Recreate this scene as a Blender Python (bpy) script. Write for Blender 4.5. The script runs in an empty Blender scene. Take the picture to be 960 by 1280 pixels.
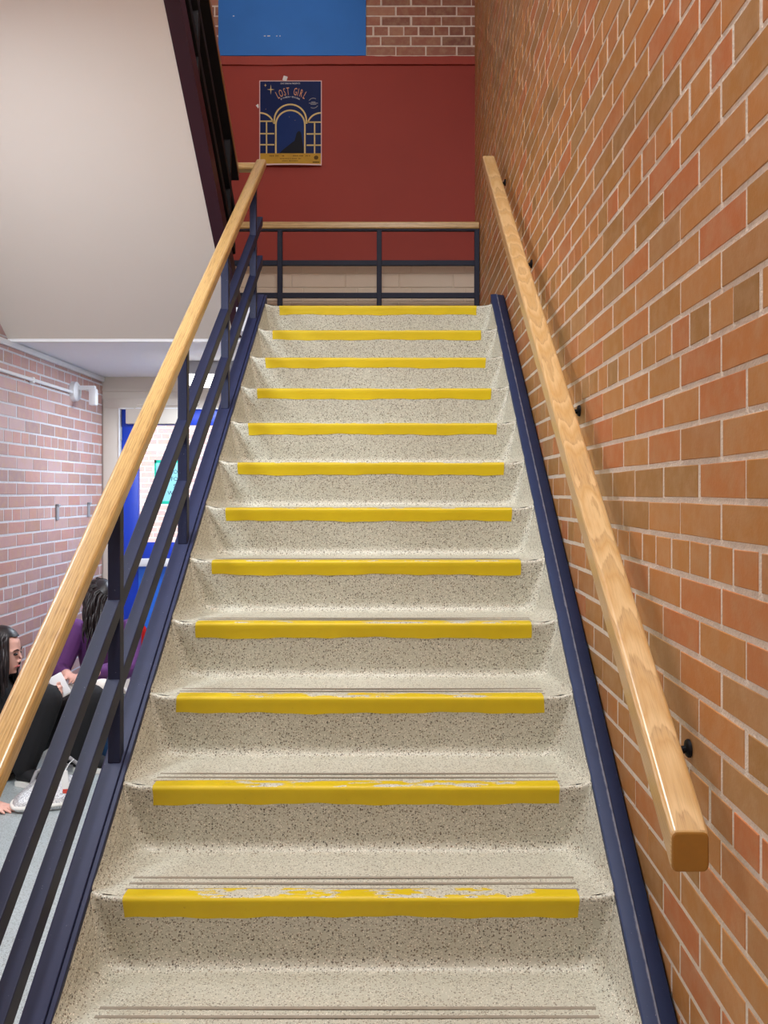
import bpy, bmesh, math, random
from mathutils import Vector, Matrix
S = bpy.context.scene
COL = S.collection
R = random.Random(7)
F = 1100.0; CX = 498.0; CY = 616.0; EYE = 1.4576
SL = 0.727; RUN = 0.241; RISE = 0.1752
XL, XR = -0.709, 0.498          # terrazzo between the stringers
XWR, XWL = 0.573, -2.22         # right / left wall faces
YB = 6.60                       # back wall face
DIP = 0.995                     # landing level above the eye
LAND = EYE + DIP

def P(px, py, d):
    return Vector(((px - CX) * d / F, d, EYE - (py - CY) * d / F))

def lin(r, g, b):
    f = lambda c: (c / 255 / 12.92) if c / 255 <= 0.04045 else ((c / 255 + 0.055) / 1.055) ** 2.4
    return (f(r), f(g), f(b), 1.0)

# ------------------------------------------------------------------ linking
WT = {}                          # world translation of parents
def wt(o):
    return WT.get(o.name, Vector((0, 0, 0)))

def link(o, parent=None):
    COL.objects.link(o)
    if parent is not None:
        o.parent = parent
        o.matrix_parent_inverse = Matrix.Translation(-wt(parent))
    return o

def tag(o, label, cat, group=None, kind=None):
    o['label'] = label; o['category'] = cat
    if group: o['group'] = group
    if kind: o['kind'] = kind
    return o

def empty(name, loc, label=None, cat=None, group=None, kind=None):
    o = bpy.data.objects.new(name, None)
    o.empty_display_size = 0.1
    COL.objects.link(o); o.location = loc
    WT[o.name] = Vector(loc)
    if label: tag(o, label, cat, group)
    if kind: o['kind'] = kind
    return o

def finish(bm, name, mats, parent=None, smooth=35, recalc=True, wn=False):
    if recalc: bmesh.ops.recalc_face_normals(bm, faces=bm.faces)
    me = bpy.data.meshes.new(name)
    bm.to_mesh(me); bm.free()
    if not isinstance(mats, (list, tuple)): mats = [mats]
    for m in mats: me.materials.append(m)
    if smooth:
        me.shade_smooth(); me.set_sharp_from_angle(angle=math.radians(smooth))
    o = bpy.data.objects.new(name, me)
    if wn:
        q = o.modifiers.new('normals', 'WEIGHTED_NORMAL'); q.keep_sharp = True; q.weight = 80
    return link(o, parent)

def bm_box(bm, lo, hi, bev=0.0, seg=2, rot=None, mi=0):
    lo, hi = Vector(lo), Vector(hi)
    c = (lo + hi) / 2; s = hi - lo
    r = bmesh.ops.create_cube(bm, size=1.0)
    vs = r['verts']
    for v in vs: v.co = Vector((v.co.x * s.x, v.co.y * s.y, v.co.z * s.z))
    if bev:
        es = list({e for v in vs for e in v.link_edges})
        g = bmesh.ops.bevel(bm, geom=es, offset=bev, segments=seg, profile=0.5, affect='EDGES')
        vs = list({v for f in g['faces'] for v in f.verts} | {v for v in vs if v.is_valid})
        # collect the whole island
        st = list(vs); seen = set(vs)
        while st:
            v = st.pop()
            for e in v.link_edges:
                w = e.other_vert(v)
                if w not in seen: seen.add(w); st.append(w)
        vs = list(seen)
    for v in vs:
        if rot is not None: v.co = rot @ v.co
        v.co += c
    for f in {f for v in vs for f in v.link_faces}: f.material_index = mi
    return vs

def bm_tube(bm, pts, rad, seg=10, cap=True):
    pts = [Vector(p) for p in pts]
    rads = rad if isinstance(rad, (list, tuple)) else [rad] * len(pts)
    rings = []; up = None
    for i, p in enumerate(pts):
        t = (pts[min(i + 1, len(pts) - 1)] - pts[max(i - 1, 0)]).normalized()
        if up is None:
            up = Vector((0, 0, 1)) if abs(t.z) < 0.9 else Vector((1, 0, 0))
        a = t.cross(up)
        if a.length < 1e-5: a = t.cross(Vector((0, 1, 0)))
        a.normalize(); b = a.cross(t).normalized(); up = b
        rings.append([bm.verts.new(p + rads[i] * (math.cos(q) * a + math.sin(q) * b))
                      for q in [2 * math.pi * k / seg for k in range(seg)]])
    for r0, r1 in zip(rings, rings[1:]):
        for k in range(seg):
            bm.faces.new((r0[k], r0[(k + 1) % seg], r1[(k + 1) % seg], r1[k]))
    if cap:
        bm.faces.new(rings[0][::-1]); bm.faces.new(rings[-1])

def bm_lathe(bm, prof, seg=20, axis='Z', at=(0, 0, 0), rot=None):
    at = Vector(at); rings = []
    for r, h in prof:
        ring = []
        for k in range(seg):
            q = 2 * math.pi * k / seg
            c, s = r * math.cos(q), r * math.sin(q)
            v = {'Z': Vector((c, s, h)), 'X': Vector((h, c, s)), 'Y': Vector((c, h, s))}[axis]
            if rot is not None: v = rot @ v
            ring.append(bm.verts.new(v + at))
        rings.append(ring)
    for a, b in zip(rings, rings[1:]):
        for k in range(seg): bm.faces.new((a[k], a[(k + 1) % seg], b[(k + 1) % seg], b[k]))
    if prof[0][0] > 1e-6: bm.faces.new(rings[0][::-1])
    if prof[-1][0] > 1e-6: bm.faces.new(rings[-1])
    bmesh.ops.remove_doubles(bm, verts=[v for r in rings for v in r], dist=1e-6)

def rr(w, h, r, n=4):
    out = []
    for cx, cz, a0 in ((w / 2 - r, h / 2 - r, 0), (-w / 2 + r, h / 2 - r, 90), (-w / 2 + r, -h / 2 + r, 180), (w / 2 - r, -h / 2 + r, 270)):
        for k in range(n + 1):
            a = math.radians(a0 + 90 * k / n)
            out.append((cx + r * math.cos(a), cz + r * math.sin(a)))
    return out

def sweep(name, sec, path, mat, parent=None, shear=False, endr=0.0, smooth=35):
    """Section (x,z) swept along a path of points with plumb (y-constant) ends when shear, else along the x axis.  Keeps grain coordinates."""
    bm = bmesh.new(); gl = bm.verts.layers.float_vector.new('grain')
    rings = []; acc = 0.0
    pts = [Vector(p) for p in path]
    items = []
    d0 = (pts[1] - pts[0]).normalized(); d1 = (pts[-1] - pts[-2]).normalized()
    if endr:
        items += [(pts[0], 1 - 1.0, endr), (pts[0] + d0 * endr * 0.3, 0, endr * 0.3)]
        items += [(pts[0] + d0 * endr, 0, 0)]
        items += [(p, 0, 0) for p in pts[1:-1]]
        items += [(pts[-1] - d1 * endr, 0, 0), (pts[-1] - d1 * endr * 0.3, 0, endr * 0.3), (pts[-1], 0, endr)]
    else:
        items = [(p, 0, 0) for p in pts]
    hw = max(abs(s[0]) for s in sec); hh = max(abs(s[1]) for s in sec)
    prev = None
    for p, _, ins in items:
        if prev is not None: acc += (p - prev).length
        prev = p
        ring = []
        for sx, sz in sec:
            kx = sx * (1 - ins / hw); kz = sz * (1 - ins / hh)
            if shear: co = Vector((p.x + kx, p.y, p.z + kz))
            else: co = Vector((p.x, p.y + kx, p.z + kz))
            v = bm.verts.new(co); v[gl] = Vector((kx, acc, kz)); ring.append(v)
        rings.append(ring)
    n = len(sec)
    for a, b in zip(rings, rings[1:]):
        for k in range(n): bm.faces.new((a[k], a[(k + 1) % n], b[(k + 1) % n], b[k]))
    for f in (bm.faces.new(rings[0][::-1]), bm.faces.new(rings[-1])): f.material_index = 1 if isinstance(mat, (list, tuple)) else 0
    if isinstance(mat, (list, tuple)):
        for f in bm.faces:
            if f.verts[0] in rings[0] and all(v in rings[0] or v in rings[1] for v in f.verts): f.material_index = 1
    return finish(bm, name, mat, parent, 60, wn=True)

def slope_pt(x, y, e, s=1):
    """point on a line parallel to the flight: e below the eye at y=0 (lower flight, s=1) or e above it (upper flight, s=-1)"""
    return Vector((x, y, EYE - e + SL * y)) if s == 1 else Vector((x, y, EYE + e - SL * y))

# ---------------------------------------------------------------- materials
def nt(name):
    m = bpy.data.materials.new(name); m.use_nodes = True
    t = m.node_tree; b = t.nodes['Principled BSDF']
    return m, t, b

def N(t, typ, **kw):
    n = t.nodes.new(typ)
    for k, v in kw.items():
        if k.startswith('i_'):
            key = k[2:].replace('_', ' ')
            n.inputs[key].default_value = v
        else: setattr(n, k, v)
    return n

def mixc(t, fac, a, b, blend='MIX'):
    n = t.nodes.new('ShaderNodeMix'); n.data_type = 'RGBA'; n.blend_type = blend
    for sock, val in ((n.inputs[0], fac), (n.inputs[6], a), (n.inputs[7], b)):
        if hasattr(val, 'is_output'): t.links.new(val, sock)
        else: sock.default_value = val
    return n.outputs[2]

def ramp(t, fac, p0, p1, c0=(0, 0, 0, 1), c1=(1, 1, 1, 1)):
    n = t.nodes.new('ShaderNodeValToRGB')
    n.color_ramp.elements[0].position = p0; n.color_ramp.elements[1].position = p1
    n.color_ramp.elements[0].color = c0; n.color_ramp.elements[1].color = c1
    t.links.new(fac, n.inputs[0]); return n.outputs[0]

def pos(t, scale=(1, 1, 1)):
    g = t.nodes.new('ShaderNodeNewGeometry')
    m = t.nodes.new('ShaderNodeMapping'); m.inputs['Scale'].default_value = scale
    t.links.new(g.outputs['Position'], m.inputs[0]); return m.outputs[0]

def noise(t, vec, scale, detail=3.0, rough=0.55):
    n = t.nodes.new('ShaderNodeTexNoise'); n.inputs['Scale'].default_value = scale
    n.inputs['Detail'].default_value = detail; n.inputs['Roughness'].default_value = rough
    t.links.new(vec, n.inputs['Vector']); return n.outputs['Fac']

def bump(t, b, h, strength, dist=0.002):
    n = t.nodes.new('ShaderNodeBump'); n.inputs['Strength'].default_value = strength
    n.inputs['Distance'].default_value = dist
    t.links.new(h, n.inputs['Height']); t.links.new(n.outputs[0], b.inputs['Normal'])

def plain(name, c, rough=0.5, metal=0.0, var=0.12, scale=8.0, bmp=0.0, coat=0.0, spec=0.5):
    m, t, b = nt(name)
    col = lin(*c)
    if var:
        f = noise(t, pos(t), scale, 4)
        dark = tuple(x * (1 - var) for x in col[:3]) + (1,)
        lite = tuple(min(1, x * (1 + var)) for x in col[:3]) + (1,)
        t.links.new(mixc(t, f, dark, lite), b.inputs['Base Color'])
        if bmp: bump(t, b, noise(t, pos(t), scale * 12, 3), bmp)
    else: b.inputs['Base Color'].default_value = col
    b.inputs['Roughness'].default_value = rough; b.inputs['Metallic'].default_value = metal
    b.inputs['Specular IOR Level'].default_value = spec
    if coat: b.inputs['Coat Weight'].default_value = coat
    return m

def terrazzo_nodes(t):
    """beige binder with grey, brown and black marble chips"""
    v = pos(t)
    warp = noise(t, v, 90, 2)
    mv = N(t, 'ShaderNodeVectorMath', operation='MULTIPLY_ADD')
    t.links.new(warp, mv.inputs[0]); mv.inputs[1].default_value = (0.004,) * 3; t.links.new(v, mv.inputs[2])
    base = mixc(t, noise(t, v, 5, 4), lin(204, 204, 190), lin(184, 183, 167))
    col = base
    for sc, lo, hi, c0, c1, mask in ((148, 0.22, 0.42, (104, 92, 76), (150, 138, 116), 0.46),
                                     (215, 0.22, 0.40, (62, 56, 50), (108, 98, 84), 0.56),
                                     (125, 0.16, 0.34, (40, 38, 36), (74, 66, 58), 0.80),
                                     (240, 0.24, 0.44, (236, 230, 216), (244, 240, 228), 0.62)):
        vo = t.nodes.new('ShaderNodeTexVoronoi'); vo.inputs['Scale'].default_value = sc
        t.links.new(mv.outputs[0], vo.inputs['Vector'])
        d = ramp(t, vo.outputs['Distance'], lo, hi, (1, 1, 1, 1), (0, 0, 0, 1))
        s = t.nodes.new('ShaderNodeSeparateColor'); t.links.new(vo.outputs['Color'], s.inputs[0])
        sel = ramp(t, s.outputs[0], mask - 0.01, mask + 0.01)
        mul = N(t, 'ShaderNodeMath', operation='MULTIPLY')
        t.links.new(d, mul.inputs[0]); t.links.new(sel, mul.inputs[1])
        chip = mixc(t, s.outputs[1], lin(*c0), lin(*c1))
        col = mixc(t, mul.outputs[0], col, chip)
    # the trodden faces are scuffed paler than the risers
    g2 = t.nodes.new('ShaderNodeNewGeometry'); sn = t.nodes.new('ShaderNodeSeparateXYZ'); t.links.new(g2.outputs['True Normal'], sn.inputs[0])
    up = ramp(t, sn.outputs[2], 0.80, 0.99)
    sf = N(t, 'ShaderNodeMath', operation='MULTIPLY'); t.links.new(up, sf.inputs[0]); sf.inputs[1].default_value = 0.26
    col = mixc(t, sf.outputs[0], col, base)
    return col

def terrazzo(name, tint=None, rough=0.45):
    m, t, b = nt(name)
    col = terrazzo_nodes(t)
    if tint: col = mixc(t, 1.0, col, lin(*tint), 'MULTIPLY')
    t.links.new(col, b.inputs['Base Color'])
    b.inputs['Roughness'].default_value = rough
    bump(t, b, noise(t, pos(t), 60, 3), 0.12, 0.001)
    return m

def yellow_paint():
    m, t, b = nt('yellow_nosing_paint')
    v = pos(t)
    y = mixc(t, noise(t, v, 14, 4), lin(220, 194, 4), lin(204, 178, 2))
    y = mixc(t, ramp(t, noise(t, v, 55, 5, 0.7), 0.66, 0.76), y, lin(176, 140, 20))
    at = t.nodes.new('ShaderNodeAttribute'); at.attribute_name = 'wear'
    sv = t.nodes.new('ShaderNodeMapping'); sv.inputs['Scale'].default_value = (9, 30, 30)
    g = t.nodes.new('ShaderNodeNewGeometry'); t.links.new(g.outputs['Position'], sv.inputs[0])
    n = noise(t, sv.outputs[0], 1.0, 5, 0.65)
    add = N(t, 'ShaderNodeMath', operation='ADD'); t.links.new(n, add.inputs[0]); t.links.new(at.outputs['Fac'], add.inputs[1])
    mask = ramp(t, add.outputs[0], 0.98, 1.02)
    t.links.new(mixc(t, mask, y, terrazzo_nodes(t)), b.inputs['Base Color'])
    b.inputs['Roughness'].default_value = 0.5
    bump(t, b, noise(t, v, 120, 3), 0.1, 0.001)
    return m

def wood(name, light=(226, 186, 124), mid=(205, 158, 92), dark=(150, 104, 54), rough=0.32, off=0.0, ax=0.0, az=-0.045, drift=0.06, span=0.07, freq=150.0, pore=560, pmix=0.24, ringk=0.42):
    """oak: growth rings about an axis (ax, az) that drifts along the rail, with open pores"""
    m, t, b = nt(name)
    a = t.nodes.new('ShaderNodeAttribute'); a.attribute_name = 'grain'
    def mp(scale, loc=(0, 0, 0)):
        n = t.nodes.new('ShaderNodeMapping'); n.inputs['Scale'].default_value = scale
        n.inputs['Location'].default_value = loc
        t.links.new(a.outputs['Vector'], n.inputs[0]); return n.outputs[0]
    sx = t.nodes.new('ShaderNodeSeparateXYZ'); t.links.new(a.outputs['Vector'], sx.inputs[0])
    def mth(op, *xs):
        n = N(t, 'ShaderNodeMath', operation=op)
        for s, val in zip(n.inputs, xs):
            if hasattr(val, 'is_output'): t.links.new(val, s)
            else: s.default_value = val
        return n.outputs[0]
    low = noise(t, mp((3, 0.8, 3), (off, off, 0)), 1.0, 2)
    dr = mth('ADD', mth('PINGPONG', mth('ADD', mth('MULTIPLY', sx.outputs[1], drift), off * 0.01), span), mth('MULTIPLY', noise(t, mp((0, 2.6, 0), (0, off, 0)), 1.0, 2), 0.022 if drift > 0.03 else 0.004))
    dx = mth('ADD', mth('SUBTRACT', sx.outputs[0], ax), mth('MULTIPLY', mth('SUBTRACT', low, 0.5), 0.03))
    dz = mth('ADD', mth('SUBTRACT', sx.outputs[2], az), dr)
    rad = mth('SQRT', mth('ADD', mth('MULTIPLY', dx, dx), mth('MULTIPLY', dz, dz)))
    wig = mth('MULTIPLY', noise(t, mp((50, 7, 50), (0, off, 0)), 1.0, 3), 0.007)
    saw = mth('FRACT', mth('MULTIPLY', mth('ADD', rad, wig), freq))
    ringc = ramp(t, mth('PINGPONG', saw, 0.5), 0.1, 0.5, lin(*light), lin(*mid))
    late = ramp(t, saw, 0.60, 0.92)
    pores = ramp(t, noise(t, mp((pore, 14, pore)), 1.0, 3, 0.6), 0.50, 0.64)
    mul = mth('MULTIPLY', mth('MULTIPLY', late, ramp(t, saw, 0.92, 1.0, (1, 1, 1, 1), (0, 0, 0, 1))), mth('ADD', mth('MULTIPLY', pores, 0.40), ringk))
    col = mixc(t, mul, ringc, lin(*dark))
    col = mixc(t, mth('MULTIPLY', pores, pmix), col, lin(*dark))
    col = mixc(t, mth('MULTIPLY', low, 0.3), col, lin(*mid))
    t.links.new(col, b.inputs['Base Color'])
    b.inputs['Roughness'].default_value = rough
    b.inputs['Coat Weight'].default_value = 0.25; b.inputs['Coat Roughness'].default_value = 0.25
    return m

def bricks_mat(name, cols, var=0.10):
    m, t, b = nt(name)
    a = t.nodes.new('ShaderNodeAttribute'); a.attribute_name = 'tint'
    n = t.nodes.new('ShaderNodeValToRGB'); cr = n.color_ramp; cr.interpolation = 'LINEAR'
    cr.elements[0].position = 0; cr.elements[0].color = lin(*cols[0])
    cr.elements[1].position = 1; cr.elements[1].color = lin(*cols[-1])
    for i, c in enumerate(cols[1:-1], 1):
        e = cr.elements.new(i / (len(cols) - 1)); e.color = lin(*c)
    t.links.new(a.outputs['Fac'], n.inputs[0])
    v = pos(t)
    f = noise(t, v, 22, 5, 0.6)
    c = mixc(t, ramp(t, f, 0.35, 0.75), n.outputs[0], (0.60, 0.42, 0.26, 1), 'MIX')
    blot = N(t, 'ShaderNodeMath', operation='MULTIPLY'); t.links.new(ramp(t, noise(t, v, 11, 3), 0.5, 0.72), blot.inputs[0]); blot.inputs[1].default_value = 0.22
    mixn = c.node; 
    sc = N(t, 'ShaderNodeMath', operation='MULTIPLY'); t.links.new(ramp(t, f, 0.42, 0.78), sc.inputs[0]); sc.inputs[1].default_value = 0.38
    t.links.new(sc.outputs[0], mixn.inputs[0])
    c = mixc(t, blot.outputs[0], c, (0.40, 0.20, 0.06, 1))
    t.links.new(c, b.inputs['Base Color'])
    b.inputs['Roughness'].default_value = 0.55
    bump(t, b, noise(t, v, 160, 4), 0.25, 0.002)
    return m

def mortar_mat(name, c=(218, 203, 188)):
    m, t, b = nt(name)
    v = pos(t)
    t.links.new(mixc(t, noise(t, v, 40, 4), lin(*[x * 0.86 for x in c]), lin(*c)), b.inputs['Base Color'])
    b.inputs['Roughness'].default_value = 0.85
    bump(t, b, noise(t, v, 170, 4), 0.9, 0.005)
    return m

def navy_mat(name, c=(44, 48, 74), c2=(34, 38, 62), rough=0.42, wearline=None):
    m, t, b = nt(name)
    v = pos(t)
    col = mixc(t, noise(t, v, 18, 4), lin(*c), lin(*c2))
    spk = ramp(t, noise(t, v, 170, 2, 0.5), 0.74, 0.78)
    s2 = N(t, 'ShaderNodeMath', operation='MULTIPLY'); t.links.new(spk, s2.inputs[0]); s2.inputs[1].default_value = 0.5
    col = mixc(t, s2.outputs[0], col, lin(150, 150, 165))
    if wearline:
        sx = t.nodes.new('ShaderNodeSeparateXYZ'); g = t.nodes.new('ShaderNodeNewGeometry'); t.links.new(g.outputs['Position'], sx.inputs[0])
        d = N(t, 'ShaderNodeMath', operation='SUBTRACT'); t.links.new(sx.outputs[0], d.inputs[0]); d.inputs[1].default_value = wearline
        ab = N(t, 'ShaderNodeMath', operation='ABSOLUTE'); t.links.new(d.outputs[0], ab.inputs[0])
        n1 = noise(t, v, 26, 5, 0.7)
        dv = N(t, 'ShaderNodeMath', operation='MULTIPLY_ADD'); t.links.new(n1, dv.inputs[0]); dv.inputs[1].default_value = -0.009; t.links.new(ab.outputs[0], dv.inputs[2])
        k = ramp(t, dv.outputs[0], 0.0, 0.0012, (1, 1, 1, 1), (0, 0, 0, 1))
        # ramp clamps negatives to the first colour: shift so that the strongest noise wears through
        dv2 = N(t, 'ShaderNodeMath', operation='ADD'); t.links.new(dv.outputs[0], dv2.inputs[0]); dv2.inputs[1].default_value = 0.0042
        t.links.new(dv2.outputs[0], k.node.inputs[0])
        s3 = N(t, 'ShaderNodeMath', operation='MULTIPLY'); t.links.new(k, s3.inputs[0]); s3.inputs[1].default_value = 0.55
        col = mixc(t, s3.outputs[0], col, lin(165, 168, 180))
    t.links.new(col, b.inputs['Base Color'])
    b.inputs['Roughness'].default_value = rough
    b.inputs['Specular IOR Level'].default_value = 0.3
    bump(t, b, noise(t, v, 70, 3), 0.12, 0.001)
    return m

M = {}
M['terrazzo'] = terrazzo('terrazzo')
M['hall_floor'] = terrazzo('hall_terrazzo', (222, 234, 255), 0.35)
M['yellow'] = yellow_paint()
M['groove'] = plain('groove_grit', (150, 142, 128), 0.9, var=0.2, scale=60)
M['oak'] = wood('oak', light=(202, 170, 114), mid=(182, 144, 86), dark=(108, 74, 36), ax=0.11, az=-0.03, drift=0.006, span=0.05, freq=170, pore=380, pmix=0.5, ringk=0.14)
M['oak_end'] = plain('oak_end_grain', (160, 112, 44), 0.35, var=0.12, scale=60)
M['oak_wall'] = wood('oak_wall', light=(218, 186, 136), mid=(196, 156, 100), dark=(146, 106, 62), off=1.7, az=-0.03, drift=0.042, span=0.06, freq=150)
M['oak_shade'] = wood('oak_shaded', light=(150, 104, 60), mid=(130, 86, 46), dark=(90, 56, 28), off=4.2, ax=0.1, drift=0.01)  # oak darkened in colour to stand for the shade on the upper handrail
M['navy'] = navy_mat('navy_enamel', (34, 41, 72), (27, 33, 60), 0.5)
M['navy_stringer'] = navy_mat('navy_stringer_enamel', (42, 49, 82), (34, 40, 70), 0.5)
M['blue_stringer'] = navy_mat('blue_stringer_enamel', (42, 58, 98), (34, 47, 82), 0.5, wearline=0.531)
M['maroon'] = plain('maroon_enamel', (50, 20, 30), 0.45, var=0.15, scale=4, spec=0.25)
M['navy_d'] = navy_mat('deep_navy_enamel', (22, 30, 56), (16, 24, 46), 0.55)
M['black'] = plain('black_enamel', (18, 17, 22), 0.6, var=0.2, spec=0.15)
M['mortar'] = mortar_mat('mortar', (244, 232, 216))
M['mortar_w'] = mortar_mat('white_mortar', (242, 226, 214))
M['mortar_g'] = mortar_mat('grey_mortar', (222, 220, 226))
M['brick'] = bricks_mat('orange_brick', [(158, 117, 66), (170, 122, 62), (180, 125, 62), (184, 126, 66), (188, 132, 74), (186, 124, 64), (190, 114, 66), (178, 120, 68), (172, 132, 82)])
M['brick_b'] = bricks_mat('brown_brick', [(128, 78, 62), (150, 92, 72), (164, 100, 78), (140, 82, 64), (170, 116, 92)])
M['brick_l'] = bricks_mat('rose_brick', [(160, 128, 126), (176, 138, 134), (186, 136, 128), (188, 156, 156), (172, 130, 120)])
M['red'] = plain('red_wall_paint', (152, 56, 46), 0.6, var=0.10, scale=2.2, bmp=0.2, spec=0.3)
M['red_ledge'] = plain('red_ledge_paint', (160, 66, 56), 0.6, var=0.1, scale=3, bmp=0.3, spec=0.3)
M['cream'] = plain('cream_block_paint', (212, 196, 178), 0.6, var=0.06, scale=5, bmp=0.3)
M['bluepaint'] = plain('blue_wall_paint', (48, 122, 212), 0.6, var=0.25, scale=1.6, bmp=0.1, spec=0.3)
M['plaster'] = plain('soffit_plaster', (206, 196, 186), 0.8, var=0.03, scale=1.5, bmp=0.12)
M['ceil'] = plain('ceiling_white', (240, 242, 248), 0.7, var=0.03, scale=2)
M['white'] = plain('white_enamel', (226, 226, 228), 0.4, var=0.05)
M['beige'] = plain('beige_trim', (204, 194, 182), 0.55, var=0.06, scale=3)
M['grey'] = plain('grey_metal', (150, 150, 156), 0.45, var=0.1)
M['door'] = plain('door_blue', (16, 58, 178), 0.35, var=0.12, scale=3)
M['door_l'] = plain('door_blue_panel', (40, 108, 214), 0.35, var=0.1, scale=3)
M['ground'] = plain('outdoor_paving', (170, 166, 160), 0.9, var=0.15, scale=3)

def glass_mat():
    m, t, b = nt('clear_glass')
    o = t.nodes['Material Output']
    tr = N(t, 'ShaderNodeBsdfTransparent'); gl = N(t, 'ShaderNodeBsdfGlossy'); gl.inputs['Roughness'].default_value = 0.02
    tr.inputs[0].default_value = (0.94, 0.97, 0.97, 1)
    fr = N(t, 'ShaderNodeFresnel'); fr.inputs['IOR'].default_value = 1.45
    mx = N(t, 'ShaderNodeMixShader'); t.links.new(fr.outputs[0], mx.inputs[0]); t.links.new(tr.outputs[0], mx.inputs[1]); t.links.new(gl.outputs[0], mx.inputs[2])
    t.links.new(mx.outputs[0], o.inputs[0]); t.nodes.remove(b)
    return m
M['glass'] = glass_mat()
def paper_mat(name, c):
    m, t, b = nt(name)
    o = t.nodes['Material Output']; d = N(t, 'ShaderNodeBsdfTranslucent'); d.inputs[0].default_value = lin(*c)
    b.inputs['Base Color'].default_value = lin(*c); b.inputs['Roughness'].default_value = 0.7
    mx = N(t, 'ShaderNodeMixShader'); mx.inputs[0].default_value = 0.6
    t.links.new(b.outputs[0], mx.inputs[1]); t.links.new(d.outputs[0], mx.inputs[2]); t.links.new(mx.outputs[0], o.inputs[0])
    return m
def emit_mat(name, c, s):
    m, t, b = nt(name)
    b.inputs['Base Color'].default_value = lin(*c); b.inputs['Emission Color'].default_value = lin(*c)
    b.inputs['Emission Strength'].default_value = s
    return m
M['tube'] = emit_mat('lit_diffuser', (255, 252, 246), 6.0)

# ------------------------------------------------------------- brick walls
BH, BL = 0.0748, 0.2267
def brick_wall(name, frame, u0, u1, v0, v1, mats, parent=None, kind='structure', vref=-0.0150, uref=1.678, jt=0.0120, depth=0.0018, seed=1, back=0.10, hdr=-2, holes=()):
    """frame(u,v,n)->world. Bricks are raised faces in front of a mortar bed; every sixth course is headers. vref is measured from the eye."""
    r = random.Random(seed)
    bm = bmesh.new(); tl = bm.faces.layers.float.new('tint')
    def quad(a, mi, tint):
        f = bm.faces.new([bm.verts.new(frame(*p)) for p in a]); f.material_index = mi; f[tl] = tint
    # mortar bed as a slab
    c = [(u0, v0), (u1, v0), (u1, v1), (u0, v1)]
    fr = [bm.verts.new(frame(u, v, -depth)) for u, v in c]; bk = [bm.verts.new(frame(u, v, -depth - back)) for u, v in c]
    for f in (fr, bk[::-1]): bm.faces.new(f).material_index = 0
    for k in range(4): bm.faces.new((fr[k], fr[(k + 1) % 4], bk[(k + 1) % 4], bk[k])).material_index = 0
    n0 = math.floor((v0 - EYE - vref) / BH) - 1; n1 = math.ceil((v1 - EYE - vref) / BH) + 1
    for n in range(n0, n1):
        a, b = EYE + vref + n * BH + jt / 2, EYE + vref + (n + 1) * BH - jt / 2
        a, b = max(a, v0), min(b, v1)
        if b - a < 0.012: continue
        head = (n - hdr) % 6 == 0
        step = BL / 2 if head else BL
        ph = uref + (BL / 4 if head else (0 if (n % 2 == 0) else BL / 2))
        k0 = math.floor((u0 - ph) / step) - 1; k1 = math.ceil((u1 - ph) / step) + 1
        for k in range(k0, k1):
            s, e = ph + k * step + jt / 2 + r.uniform(-.003, .003), ph + (k + 1) * step - jt / 2 + r.uniform(-.003, .003)
            s, e = max(s, u0), min(e, u1)
            if e - s < 0.012: continue
            if any(s < h[1] and e > h[0] and a < h[3] and b > h[2] for h in holes): continue
            tint = r.random(); bv = 0.0012; z = r.uniform(-0.0007, 0.0006)
            ja = [r.uniform(-.0012, .0012) for _ in range(4)]
            o = [(s, a + ja[0]), (e, a + ja[1]), (e, b + ja[2]), (s, b + ja[3])]
            i = [(s + bv, a + bv + ja[0]), (e - bv, a + bv + ja[1]), (e - bv, b - bv + ja[2]), (s + bv, b - bv + ja[3])]
            vb = [bm.verts.new(frame(u, v, -depth - .001)) for u, v in o]
            vm = [bm.verts.new(frame(u, v, z - bv)) for u, v in o]
            vt = [bm.verts.new(frame(u, v, z)) for u, v in i]
            fs = [bm.faces.new(vt)]
            for q in range(4):
                fs.append(bm.faces.new((vb[q], vb[(q + 1) % 4], vm[(q + 1) % 4], vm[q])))
                fs.append(bm.faces.new((vm[q], vm[(q + 1) % 4], vt[(q + 1) % 4], vt[q])))
            for f in fs: f.material_index = 1; f[tl] = tint
    o = finish(bm, name, mats, parent, smooth=0)
    if parent is None and kind: o['kind'] = kind
    return o

ZC = EYE + 4.35
YR = -3.2
brick_wall('wall_right', lambda u, v, n: Vector((XWR - n, u, v)), YR, YB + 0.1, 0, ZC, [M['mortar'], M['brick']], seed=3)
brick_wall('wall_left', lambda u, v, n: Vector((XWL + n, u, v)), YR, YB + 0.1, 0, ZC, [M['mortar_g'], M['brick_l']], seed=5, uref=1.72)

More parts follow.
